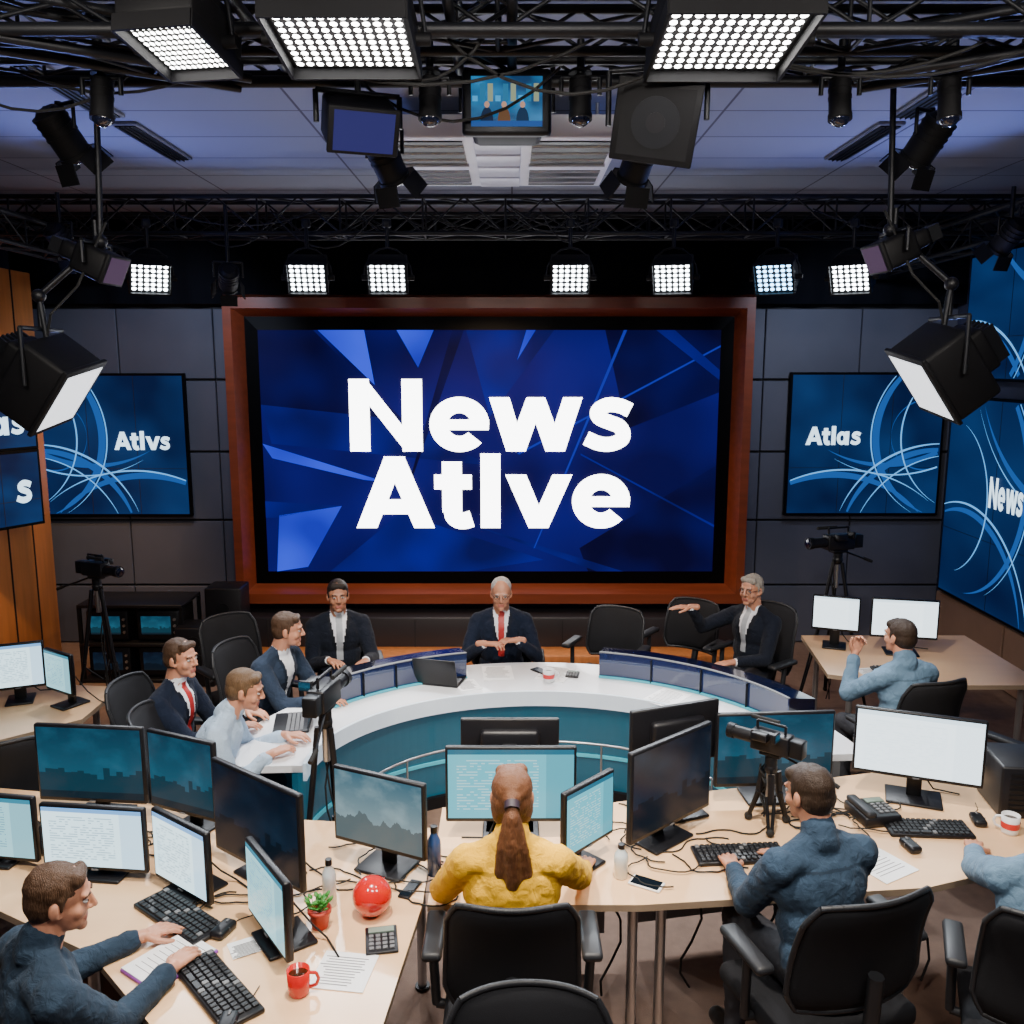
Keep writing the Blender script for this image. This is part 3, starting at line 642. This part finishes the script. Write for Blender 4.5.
def person(name,x,y,f,wr,wl,cloth,style='shirt',sh=.47,lean=10,hy=0,hp=0,skin='fair',hair=('brown',(.05,.025,.012)),hd=None,curl=.35,female=False,tie=None,twist=0,bald=0,trous=(.02,.022,.03),vox=.0095,elb=(.42,-.35,-1),updir=None,hdirs=None,bulk=1.0,glasses=False):
    rz=fz(f); E=empty(name,(x,y,0),rz); inv=Matrix.Rotation(-rz,3,'Z')
    loc=lambda p:inv@(Vector(p)-Vector((x,y,0)))
    pz=sh+.105; k=.96 if female else 1.0; kb=k*bulk
    Rl=rotx(-R(lean)); Rt=Matrix.Rotation(R(twist),3,'Z')
    def T(px,py,pzz): return Vector((0,0,pz))+Rl@(Rt@Vector((px*k,py,pzz)))
    RT=Rl@Rt
    P=[el((0,-.01,pz),(.17*kb,.135,.115),1),el(T(0,-.005,.06),(.172*kb,.13,.12),0,RT),el(T(0,.005,.17),(.166*kb,.122,.15),0,RT),el(T(0,.006,.31),(.178*kb,.122,.17),0,RT),
       lm(T(-.135,-.015,.405),T(.135,-.015,.405),.066,.066),lm(T(-.14,-.012,.42),T(0,-.012,.48),.054,.052),lm(T(.14,-.012,.42),T(0,-.012,.48),.054,.052),
       lm(T(0,-.008,.46),T(0,.004,.525),.062,.056,3 if style=='suit' else 0)]
    if style!='suit' : P.append(lm(T(0,-.02,.475),T(0,-.012,.515),.070,.066,0))
    if female: P.append(lm(T(-.07,.07,.31),T(.07,.07,.31),.065,.065))
    wr=loc(wr);wl=loc(wl); cuffs=[]
    for s,w in((1,wr),(-1,wl)):
        S=T(s*.175,-.012,.40); L1,L2=.285*k,.26*k; v=w-S; dd=v.length
        if dd>(L1+L2)*.985: w=S+v*((L1+L2)*.985/dd); v=w-S; dd=v.length
        a=(L1*L1-L2*L2+dd*dd)/(2*dd); h=math.sqrt(max(0,L1*L1-a*a)); u=v/dd
        pole=Vector((s*elb[0],elb[1],elb[2])); pole=(pole-u*pole.dot(u)).normalized(); Eb=S+u*a+pole*h
        ce=w-(w-Eb).normalized()*.035
        P+=[lm(S,Eb,.064*kb,.052*kb),lm(Eb,ce,.052*kb,.039*k),lm(ce-(w-Eb).normalized()*.03,ce,.042*k,.042*k)]
        if style=='suit': P.append(lm(w-(w-Eb).normalized()*.03,w-(w-Eb).normalized()*.012,.032,.031,3))
        cuffs.append((w,(w-Eb).normalized(),s))
    for s in(1,-1):
        hip=Vector((s*.085,.02,pz-.03)); kn=Vector((s*.125,.43,pz-.045)); an=Vector((s*.13,.40,.10))
        P+=[lm(hip,kn,.088*k,.064*k,1),lm(kn,an,.06*k,.043*k,1),lm(an-Vector((0,.02,.05)),an+Vector((0,.15,-.055)),.043,.036,2),lm(an,an-Vector((0,.01,.05)),.04,.04,2)]
    iRT=np.array(RT.inverted())
    def post(X,tags):
        Q=(X-np.array((0,0,pz)))@iRT.T; x_,y_,z_=Q[:,0],Q[:,1],Q[:,2]; tor=(tags==0)|(tags==3)
        if style=='suit':
            fr=tor&(y_>.02)&(z_>.17)&(z_<.54); w=(z_-.17)*.2
            tags[fr&(abs(x_)<w+.026)&(z_<.48)]=5; tags[fr&(abs(x_)<w)]=3
            if tie: tags[fr&(abs(x_)<.022)&(z_<.5)]=4
        else:
            tags[tor&(y_>.03)&(z_>.44)&(abs(x_)<.03)&(z_<.54)]=3
            # shoulder yoke and side seams
            tags[tor&(y_<-.02)&(abs(z_-.385)<.006)&(abs(x_)<.16)]=5
        return tags
    topm,shm,tm,lpm=cloth
    remesh('body',P,vox,[topm,M('trousers_%d'%int(trous[2]*1000),trous,.8,bump=.3,bs=120),SHO,shm,tm,lpm],E,3,.016 if style!='suit' else .012,TX,post)
    for (w,fd,s),tgt in zip(cuffs,(0,1)):
        dv=fd.copy()
        if hdirs and hdirs[tgt] is not None: dv=inv@Vector(hdirs[tgt])
        else: dv.z*=.25
        up=Vector((0,0,1)) if updir is None else inv@Vector(updir)
        if abs(dv.normalized().dot(up))>.95: up=Vector((0,-1,0.2))
        hand('hand_right' if s>0 else 'hand_left',E,w,dv,up,-1 if s>0 else 1,curl,SK[skin])
    Rh=Matrix.Rotation(R(hy),3,'Z')@rotx(-R(hp))
    if hd is not None: 
        q=inv@Vector((hd[0],hd[1],0)); Rh=Matrix.Rotation(fz((q.x,q.y)),3,'Z')@rotx(-R(hp))
    N1=T(0,.012,.55); C=N1+Vector((0,.012,0))+Rh@Vector((0,.012,.085)); q=.98 if female else .98
    def Hh(a,b_,c): return C+Rh@(Vector((a,b_,c))*q)
    def he(c,r,tag=0): return el(Hh(*c),Vector(r)*q,tag,Rh)
    P=[lm(T(0,-.008,.45),C+Rh@Vector((0,-.025,-.05)),.060*k,.058*k),he((0,-.012,.03),(.074,.094,.088)),he((0,.018,-.025),(.063,.07,.08)),he((0,.033,-.072),(.051,.05,.036)),he((0,.068,-.096),(.024,.02,.018)),
       lm(Hh(0,.086,.012),Hh(0,.104,-.026),.007,.0105),he((.010,.093,-.031),(.008,.009,.007)),he((-.010,.093,-.031),(.008,.009,.007)),
       lm(Hh(-.034,.075,.022),Hh(.034,.075,.022),.0115,.0115),he((.036,.056,-.03),(.024,.022,.026)),he((-.036,.056,-.03),(.024,.022,.026)),
       lm(Hh(-.018,.080,-.062),Hh(.018,.080,-.062),.006,.006,1),lm(Hh(-.014,.079,-.071),Hh(.014,.079,-.071),.007,.007,1)]
    for s in(-1,1): P+=[he((s*.076,-.01,-.008),(.009,.017,.029)),lm(Hh(s*.071,.005,-.03),Hh(s*.067,.0,-.02),.007,.009)]
    remesh('head',P,.005,[SK[skin],LIP],E,2)
    b=B(); hm=hairmat(*hair)
    for s in(-1,1):
        e=Hh(s*.03,.0765,.002); b.sph(e,(.0115*q,.0095*q,.0068*q),EYEW,12,8,rot=Rh); b.sph(e+Rh@Vector((0,.0062,0)),(.0052,.004,.0055),IRIS,10,6,rot=Rh)
        b.tube([Hh(s*.014,.0885,.021),Hh(s*.03,.0875,.026),Hh(s*.046,.077,.021)],.0034,hm,6)
        if glasses:
            b.tube([Hh(s*.03+.02*math.cos(R(a)),.097-abs(s*.03+.02*math.cos(R(a)))*.15,.001+.015*math.sin(R(a))) for a in range(0,361,30)],.0016,BLK,5); b.tube([Hh(s*.05,.09,.004),Hh(s*.08,.0,.004)],.0018,BLK,5)
    b.obj('eyes_and_brows',parent=E)
    if bald: P=[he((0,-.045,.0),(.080,.065,.075)),he((0,-.024,.045),(.079,.088,.078))]
    else: P=[he((0,-.022,.041),(.079,.095,.082)),he((0,-.045,.0),(.077,.068,.078)),lm(Hh(-.038,.045,.076),Hh(.034,.047,.079),.026,.027),lm(Hh(.071,.01,.03),Hh(.071,.012,-.008),.009,.006),lm(Hh(-.071,.01,.03),Hh(-.071,.012,-.008),.009,.006)]
    if female:
        P.append(he((0,-.105,.035),(.035,.03,.035)))
        up=[(0,-.125,.035),(0,-.155,-.01),(.0,-.17,-.12),(.005,-.16,-.24),(-.002,-.145,-.35),(-.02,-.135,-.46)]
        rad=[.020,.026,.031,.034,.026,.006]
        for dx,dz in((0,0),(.024,-.02),(-.024,-.01),(.056,.05),(-.054,.04),(.04,.0),(-.042,.0)):
            w_=[0,.3,.75,1,.85,.5]
            pts=[Hh(a+dx*w_[i],b_+abs(dx)*.25,c+(dz if i>3 else 0)) for i,(a,b_,c) in enumerate(up)]
            for i in range(5): P.append(lm(pts[i],pts[i+1],rad[i]*(.55 if dx else 1),rad[i+1]*(.55 if dx else 1)))
        for s in(-1,1): P.append(he((s*.045,-.03,-.03),(.036,.055,.07)))
        P.append(he((0,-.05,-.06),(.05,.05,.06)))
    remesh('hair',P,.0055,[hm],E,2,.006,TH)
    if female:
        b=B(); b.cyl(Hh(0,-.122,.035),Hh(0,-.145,.018),.028,M('hair_tie',(.02,.01,.02),.6),seg=14); b.obj('hair_tie',parent=E)
    return E
def cl(n,c,bs=26,lap=.6,tie=(.4,.02,.02),sh=(.75,.77,.82),tn='red',var=.3):
    return(M('cloth_'+n,c,.88,var=var,vs=9,bump=.75,bs=bs,bd=.012,sheen=.04,spec=.2,bdist=1.0),M('shirt_white' if sh[0]>.5 else 'undershirt_'+n,sh,.8,var=.04),M('tie_'+tn,tie,.5),M('lapel_'+n,tuple(v*lap for v in c),.7,spec=.25))
navyS=cl('navy_suit',(.007,.012,.028)); navyB=cl('charcoal_suit',(.007,.010,.019),tie=(.35,.38,.42),tn='silver'); greyS=cl('slate_suit',(.018,.03,.055),tie=(.03,.04,.1),tn='navy')
denim=cl('denim',(.028,.052,.088),sh=(.02,.04,.07),var=.45); denimD=cl('dark_denim',(.018,.034,.058),sh=(.010,.02,.035),var=.45); denimL=cl('light_denim',(.11,.19,.28),sh=(.08,.13,.2),var=.35); stripe=cl('pale_blue_shirt',(.38,.5,.64),sh=(.3,.4,.5),var=.15); yel=cl('yellow_jacket',(.68,.37,.008),sh=(.5,.3,.01),var=.15)
SUIT='suit'
def seated(name,x,y,f,*a,ctop=1.04,cw=.5,arms=True,**k):
    f=Vector(f).normalized(); chair(x+f.x*.03,y+f.y*.03,f,k.get('sh',.47),ctop,cw,arms)
    return person(name,x,y,f,*a,**k)
seated('news_anchor_man',-.08,6.6,(0,-1),(-.20,6.28,.88),(.04,6.3,.9),navyS,style=SUIT,tie=1,lean=7,hair=('white',(.42,.41,.40)),hp=8,hdirs=((.9,-.3,.1),(-.9,-.3,.1)),curl=.5,ctop=.9,elb=(.6,-.3,-.9),glasses=True,bald=1)
seated('news_anchor_man',-1.3,6.5,(.25,-1),(-1.30,6.14,.80),(-1.04,6.14,.80),navyB,style=SUIT,tie=1,lean=6,hair=('black',(.015,.01,.008)),skin='tan',ctop=.95)
seated('news_anchor_man',-1.66,5.72,(1,-.35),(-1.2,5.42,.785),(-1.15,5.68,.785),greyS,style=SUIT,lean=18,hair=('brown',(.06,.03,.015)),hd=(1,.1),hp=5)
seated('man_in_suit',-2.05,5.04,(1,-.15),(-1.62,4.98,.79),(-1.62,5.22,.79),navyS,style=SUIT,tie=1,lean=10,hair=('brown',(.06,.03,.015)),hd=(1,-.35))
seated('man_in_striped_shirt',-1.76,4.64,(1,.12),(-1.32,4.62,.785),(-1.30,4.88,.785),stripe,lean=28,hair=('light_brown',(.12,.07,.035)),hd=(1,.1),hp=12)
seated('news_anchor_man',1.85,6.62,(-.8,-.6),(1.36,6.62,1.06),(1.62,6.28,.74),navyB,style=SUIT,tie=1,lean=3,hair=('grey',(.3,.27,.23)),hd=(-.7,-.7),curl=.15,hdirs=((-1,.0,.02),None),glasses=True)
seated('man_in_denim_shirt',2.46,5.32,(-.3,1),(2.68,5.86,.785),(2.22,5.60,1.03),denimL,lean=8,hair=('dark_brown',(.03,.017,.01)),hd=(-.55,1),hdirs=(None,(.3,.1,1)),curl=.8,updir=(0,1,.2))
seated('woman_in_yellow_jacket',0,3.02,(0,1),(.31,3.50,.79),(-.26,3.46,.79),yel,sh=.57,lean=9,hair=('chestnut',(.13,.05,.02)),female=True,ctop=1.1,elb=(.75,-.35,-1),vox=.008,bulk=1.1)
seated('man_in_denim_shirt',1.19,3.08,(-.3,1),(1.18,3.56,.79),(.93,3.5,.79),denim,sh=.54,lean=12,hair=('dark_brown',(.035,.02,.012)),hd=(-.6,1),hp=8,ctop=1.08,cw=.58,vox=.008,bulk=1.12,elb=(.5,-.5,-1))
seated('man_in_denim_shirt',-1.57,2.54,(.72,.69),(-1.20,2.86,.79),(-1.38,3.04,.79),denimD,sh=.48,lean=12,hair=('brown',(.06,.032,.016)),hd=(1,.35),hp=8,vox=.008,bulk=1.1,elb=(.5,-.5,-1))
seated('man_in_denim_shirt',1.98,2.98,(.42,1),(2.34,3.6,.79),(2.02,3.64,.79),denimL,sh=.48,lean=18,ctop=1.05,cw=.56,vox=.008,bulk=1.08,elb=(.9,-.2,-.8))
chair(.05,2.12,(0,-1),.47,1.05,.54); chair(.74,6.8,(-.5,-1),.47,.93); chair(1.36,7.0,(-.6,-.8),.47,.95); chair(-1.98,6.4,(.7,-.7),.47,1.0)
chair(-2.75,4.55,(-.5,1),.47,1.0); chair(-3.35,4.4,(0,1),.47,.95); chair(3.15,5.2,(-.5,.8),.47,1.0)
# ------------------------------------------------------------------ desk items
def keyboard(x,y,rz,z=.75,w=.42):
    b=B(); b.box((0,0,.01),(w,.15,.018),BLK,bev=.006)
    for i in range(5):
        j=0; px=-w/2+.015
        while px<w/2-.025:
            kw=.022 if not(i==4 and 3<=j<5) else .05
            b.box((px+kw/2,.055-i*.027,.0225),(kw-.004,.022,.009),GRY if (j+i)%9==0 else CHP,bev=.002,seg=1); px+=kw+.002; j+=1
    return b.obj('computer_keyboard',(x,y,z),R(rz))
keyboard(-1.30,3.21,-38); keyboard(-1.02,2.80,-48); keyboard(1.0,3.66,4,w=.4); keyboard(1.93,3.88,-4,w=.38); keyboard(2.75,6.05,0)
def mouse(x,y,rz,z=.75):
    b=B(); b.box((0,0,.018),(.06,.105,.034),BLK,bev=.016,seg=4); b.box((0,.03,.036),(.008,.02,.006),GRY,bev=.002); b.box((0,.0,.02),(.062,.002,.02),GRY)
    b.tube([(0,.05,.008),(.01,.09,.004),(.04,.13,.004),(.05,.2,.004)],.002,RUB); return b.obj('computer_mouse',(x,y,z),R(rz))
mouse(-1.10,3.12,-20); mouse(-.93,2.62,0); mouse(1.78,3.72,10); mouse(2.2,3.95,-10)
def paper(x,y,rz,w=.21,h=.29,z=.75,name='paper_sheet'):
    b=B(); b.box((0,0,.002),(w,h,.003),PAP); 
    for k in range(11): b.box((-.01+random.uniform(-.01,.01),h/2-.03-k*.021*h/.29,.0045),(w*random.uniform(.55,.8),.003,.001),GRY)
    return b.obj(name,(x,y,z),R(rz))
paper(-.60,2.90,-8,.2,.2); paper(-.98,3.04,30,.14,.1); paper(1.58,3.62,30); paper(-.1,6.02,5); paper(.3,6.0,-20); paper(-.3,5.78,20,.15,.2); paper(1.0,5.55,-40); paper(2.55,5.98,10)
b=B(); b.box((0,0,.006),(.2,.27,.012),M('purple_cover',(.25,.06,.4),.5),bev=.003); b.box((-.004,.0,.013),(.19,.26,.006),PAP)
for k in range(9): b.box((0,.1-k*.024,.0165),(.14,.002,.001),GRY)
b.cyl((.02,.05,.022),(.07,-.08,.022),.005,M('pen_blue',(.02,.05,.3),.3)); b.obj('spiral_notebook',(-1.24,2.95,.75),R(-35))
def mug(x,y,rz,m1,z=.75,name='coffee_mug'):
    b=B(); b.lathe([(0,.001),(.034,.001),(.037,.01),(.04,.09),(.037,.09),(.034,.012),(0,.01)],(0,0,0),m1); b.lathe([(0,.07),(.036,.07)],(0,0,0),M('coffee',(.03,.012,.005),.1))
    b.tube([(.037,0,.075),(.06,0,.07),(.068,0,.048),(.06,0,.026),(.037,0,.02)],.006,m1,8)
    if m1 is WHT: b.lathe([(.0395,.03),(.0412,.06)],(0,0,0),M('mug_red_band',(.6,.02,.02),.3))
    return b.obj(name,(x,y,z),R(rz))
red=M('red_glaze',(.55,.012,.010),.2,coat=.5,var=.05)
mug(-.735,2.79,10,red); mug(2.30,3.86,150,WHT); mug(.25,5.85,0,WHT)
b=B(); b.sph((0,0,0),.078,M('red_rubber_ball',(.62,.006,.005),.15,coat=.8,var=.03),32,20); b.cyl((0,0,-.078),(0,0,-.07),.03,BLK); b.obj('red_ball',(-.55,3.24,.829))
b=B(); b.lathe([(0,0),(.03,0),(.042,.065),(.046,.065),(.046,.078),(.04,.078),(.036,.06),(0,.06)],(0,0,0),M('terracotta_red',(.5,.05,.03),.5))
gr=M('leaf_green',(.03,.2,.02),.5,var=.4)
for k in range(34):
    a=random.random()*6.28; r=.012+random.random()*.035; h=.085+random.random()*.035
    b.cyl((0,0,.06),(r*math.cos(a),r*math.sin(a),h),.0015,gr,seg=4); b.sph((r*math.cos(a),r*math.sin(a),h),(.013,.009,.004),gr,8,5,rot=Matrix.Rotation(a,3,'Z')@Matrix.Rotation(-.6,3,'Y'))
b.obj('potted_plant',(-.74,3.16,.75))
def bottle(x,y,m1,h=.2,r=.033,name='water_bottle'):
    b=B(); b.lathe([(0,0),(r,.003),(r,h*.62),(r*.9,h*.72),(r*.42,h*.86),(r*.42,h*.9)],(0,0,.75),m1); b.cyl((0,0,.75+h*.88),(0,0,.75+h),r*.5,BLK); return b.obj(name,(x,y,0))
GL=M('clear_bottle',(.6,.68,.72),.08,coat=1)
bottle(-.33,3.52,M('blue_bottle',(.02,.06,.2),.2),.22,.03); bottle(-.73,3.3,GL,.2,.028); bottle(.46,3.5,GL,.15,.03)
def phone(x,y,rz,w=.07,h=.145,m1=BLK,keys=False,name='mobile_phone',z=.75):
    b=B(); b.box((0,0,.006),(w,h,.011),m1,bev=.004)
    if keys:
        b.box((0,h*.32,.014),(w*.8,h*.2,.006),M('lcd_grey',(.2,.26,.22),.2))
        for i in range(4):
            for j in range(4): b.box((-w*.32+j*w*.21,h*.1-i*h*.15,.014),(w*.15,h*.1,.008),GRY,bev=.002,seg=1)
    else: b.box((0,0,.012),(w*.88,h*.86,.002),S_DRK)
    return b.obj(name,(x,y,z),R(rz))
phone(-.49,3.07,10,.12,.16,BLK,True,'desk_calculator'); phone(-.42,3.40,-20,.05,.13); phone(.56,3.44,60,.075,.14,WHT); phone(.2,6.05,40); phone(.42,5.98,-10,.09,.12,BLK,True,'desk_calculator'); phone(1.38,3.72,0,.03,.08,M('green_plastic',(.02,.3,.1),.4)); phone(-1.75,3.3,20)
b=B(); b.box((0,0,.13),(.36,.3,.26),BLK,bev=.012)
for k in range(8): b.box((0,-.152,.04+k*.026),(.28,.008,.008),DRK)
b.box((.12,-.155,.22),(.06,.006,.02),GRY); b.obj('desktop_printer',(2.52,4.12,.75),R(-8))
def deskphone(x,y,rz):
    b=B(); b.box((0,0,.03),(.19,.2,.05),BLK,bev=.012); b.box((-.06,0,.065),(.05,.2,.03),CHP,bev=.012); b.box((.04,.06,.057),(.09,.04,.006),M('lcd_grey',(.2,.26,.22),.2))
    for i in range(4):
        for j in range(3): b.box((.01+j*.03,.02-i*.025,.058),(.02,.016,.008),GRY,bev=.002,seg=1)
    return b.obj('desk_telephone',(x,y,.75),R(rz))
deskphone(1.72,4.0,10); deskphone(.02,3.55,0) if False else None; deskphone(-.1,5.72,180) if False else None; deskphone(-2.1,3.75,15)
b=B()
for (x,y,n) in((.66,3.7,6),(-.62,3.45,6),(1.6,3.95,8),(-1.6,3.72,5),(-1.0,3.3,5),(1.3,4.0,4),(-.1,3.6,4),(.75,3.8,5),(-.55,3.7,5)):
    for k in range(n):
        a=random.random()*6.28; pts=[]; px,py=x+random.uniform(-.14,.14),y+random.uniform(-.08,.08)
        for i in range(16):
            pts.append((px,py,.755+.002*k)); a+=random.uniform(-.5,.75); px+=.03*math.cos(a); py+=.022*math.sin(a)
        b.tube(pts,.0035,RUB,5)
b.obj('desk_cables')
b=B()
for k in range(9):
    x=-1.0+k*.36; y=3.35+abs(k-3)*.03
    b.tube([(x+.05*math.sin(i*1.1+k),y+.25+.03*math.cos(i+k),.72-.09*i) for i in range(8)],.006,RUB,5)
b.obj('hanging_desk_cables')
def tvcam(x,y,z,f,base=0,s=1.0,spread=.32):
    b=B(); b.T=Matrix.Translation((0,0,z-base))@Matrix.Scale(s,4)
    b.box((0,0,0),(.12,.3,.15),BLK,bev=.012); b.box((0,-.2,.0),(.1,.1,.13),DRK,bev=.01); b.cyl((0,.15,0),(0,.3,0),.05,BLK,seg=18); b.cyl((0,.3,0),(0,.35,0),.058,DRK,seg=18); b.sph((0,.345,0),(.05,.015,.05),LENS)
    b.tube([(0,.12,.08),(0,.12,.14),(0,-.1,.14),(0,-.1,.08)],.011,BLK,8); b.box((-.1,.05,.06),(.07,.12,.06),BLK,bev=.01); b.box((-.1,-.07,.08),(.09,.03,.07),BLK,bev=.006)
    b.quad([(-.14,-.087,.05),(-.06,-.087,.05),(-.06,-.087,.11),(-.14,-.087,.11)],S_BLU); b.cyl((.07,-.02,.13),(.07,.2,.13),.016,RUB); b.box((0,0,-.09),(.09,.16,.03),DRK,bev=.005)
    b.tube([(.03,-.08,-.1),(.1,-.4,-.22)],.01,DRK,8); b.cyl((.1,-.38,-.21),(.1,-.48,-.25),.016,RUB)
    b.T=Matrix.Identity(4); h=z-base-.11*s
    b.cyl((0,0,h-.08),(0,0,h),.045*s,DRK,seg=14); b.cyl((0,0,h-.35*s),(0,0,h-.05),.02,STL); b.sph((0,0,h-.06),.05*s,BLK)
    for k in range(3):
        a=R(90+120*k); p=Vector((math.cos(a),math.sin(a),0)); t=Vector((-p.y,p.x,0))*.018
        b.cyl(p*.04+Vector((0,0,h-.08)),p*spread*.55+Vector((0,0,h*.42)),.016,BLK,seg=8)
        for q in(t,-t): b.cyl(p*spread*.5+q+Vector((0,0,h*.48)),p*spread+q*.4+Vector((0,0,.02)),.009,DRK,seg=6)
        b.sph(p*spread+Vector((0,0,.02)),.02,RUB,10,6); b.cyl(p*spread*.5+Vector((0,0,h*.45)),(0,0,h*.35),.006,DRK,seg=6)
    for k in range(2): b.tube([(.02*math.cos(i+k*2),.03+.02*math.sin(i*1.3+k),h-.05-i*(h-.1)/9) for i in range(10)],.005,RUB,5)
    return b.obj('broadcast_camera_on_tripod',(x,y,base),fz(f))
tvcam(-3.2,6.75,1.33,(1,-.5),s=.75,spread=.26); tvcam(2.72,7.35,1.42,(-1,-.3),s=.85); tvcam(-.93,4.25,1.27,(.2,1),s=.75,spread=.2); tvcam(1.2,3.92,1.17,(-.7,.6),base=.75,s=.62,spread=.1); tvcam(3.35,5.0,1.35,(-.6,.6),s=.8)
b=B()
for z in(.02,.36,.72): b.box((0,0,z),(.95,.5,.03),BLK,bev=.005)
for sx in(-.46,.46):
    for sy in(-.23,.23): b.box((sx,sy,.36),(.03,.03,.74),DRK)
for k in range(2):
    for r_ in range(2):
        x=-.23+k*.46; z=.19+r_*.34; b.box((x,0,z),(.38,.4,.28),DRK,bev=.015); b.quad([(x-.15,-.206,z-.08),(x+.12,-.206,z-.08),(x+.12,-.206,z+.09),(x-.15,-.206,z+.09)],S_BLU if r_ else S_DRK)
        for q in range(3): b.cyl((x+.155,-.2,z-.06+q*.06),(x+.155,-.215,z-.06+q*.06),.012,STL)
b.obj('equipment_rack',(-3.45,8.1,0))
def speaker(x,y,h=.75):
    b=B(); b.box((0,0,h/2),(.34,.3,h),BLK,bev=.015); b.cyl((0,-.14,h*.35),(0,-.158,h*.35),.12,DRK,seg=24); b.sph((0,-.155,h*.35),(.05,.02,.05),RUB); b.cyl((0,-.14,h*.75),(0,-.158,h*.75),.06,DRK,seg=20); return b.obj('floor_speaker',(x,y,0))
speaker(-2.72,8.35,.8); speaker(-2.85,7.9,.55)
# ------------------------------------------------------------------ lights
def lamp(kind,name,loc,tgt,e,col=(1,1,1),size=.3,spot=60,blend=.5):
    L=bpy.data.lights.new(name,kind); L.energy=e; L.color=col
    if kind=='AREA': L.size=size
    if kind=='SPOT': L.spot_size=R(spot); L.spot_blend=blend; L.shadow_soft_size=size
    o=bpy.data.objects.new(name,L); SC.collection.objects.link(o); o.location=loc
    o.rotation_euler=(Vector(tgt)-Vector(loc)).to_track_quat('-Z','Y').to_euler(); return o
lamp('AREA','offscreen_fill_light',(-1.6,1.62,3.88),(-.9,3.6,.7),52,(1,.92,.82),.45)  # area lights added out of frame on the camera side as general fill
lamp('AREA','offscreen_fill_light',(1.6,1.62,3.88),(1.2,3.8,.7),52,(1,.92,.82),.45)
lamp('AREA','offscreen_fill_light',(0,1.32,3.88),(0,6,.7),62,(1,.92,.84),.45)
lamp('SPOT','overhead_key_light',(-.51,2.93,3.74),(-.95,3.7,.7),520,(1,.90,.78),.05,72,.5)
lamp('SPOT','overhead_key_light',(.66,2.93,3.74),(1.25,3.85,.7),520,(1,.90,.78),.05,72,.5)
for x,tx in((-2.62,-1.7),(-1.48,-1.3),(-.9,-.6),(.42,.3),(1.16,1.0),(1.9,1.3),(2.45,1.8)):
    lamp('SPOT','back_row_lamp',(x,6.55,3.40),(tx,4.2,.7),220,(.9,.95,1),.04,65,.6)
for x,tx in((-1.0,-1.4),(.0,0),(1.1,1.9)):
    lamp('SPOT','anchor_front_lamp',(x,4.1,3.6),(tx,6.45,.8),300,(1,.92,.82),.05,50,.6)
for s in(-1,1):
    lamp('SPOT','blue_ceiling_fill',(s*3.0,6.1,2.9),(s*1.5,5.0,4.3),95,(.25,.34,1),.1,140,.8)  # added uplights without fixtures, to brighten the ceiling in blue
    lamp('SPOT','wall_wash',(s*2.6,7.2,3.8),(s*3.4,9.0,2.6),110,(.65,.75,1),.05,90,.8)
lamp('SPOT','amber_wash',(-3.4,6.9,3.6),(-4.5,7.8,1.5),280,(1,.6,.28),.05,80,.6)
lamp('SPOT','stage_floor_wash',(-.2,7.6,3.9),(-.2,8.3,0),240,(1,.66,.4),.05,115,.6)
w=bpy.data.worlds.new('studio_world'); SC.world=w; w.use_nodes=True
w.node_tree.nodes['Background'].inputs[0].default_value=(.24,.32,.68,1); w.node_tree.nodes['Background'].inputs[1].default_value=.08
# ------------------------------------------------------------------ camera
cd=bpy.data.cameras.new('camera'); co=bpy.data.objects.new('camera',cd); SC.collection.objects.link(co)
co.location=(0,0,2.9); co.rotation_euler=(R(90-9.5),0,0); cd.sensor_width=36; cd.lens=900/1024*36; cd.clip_start=.05; SC.camera=co
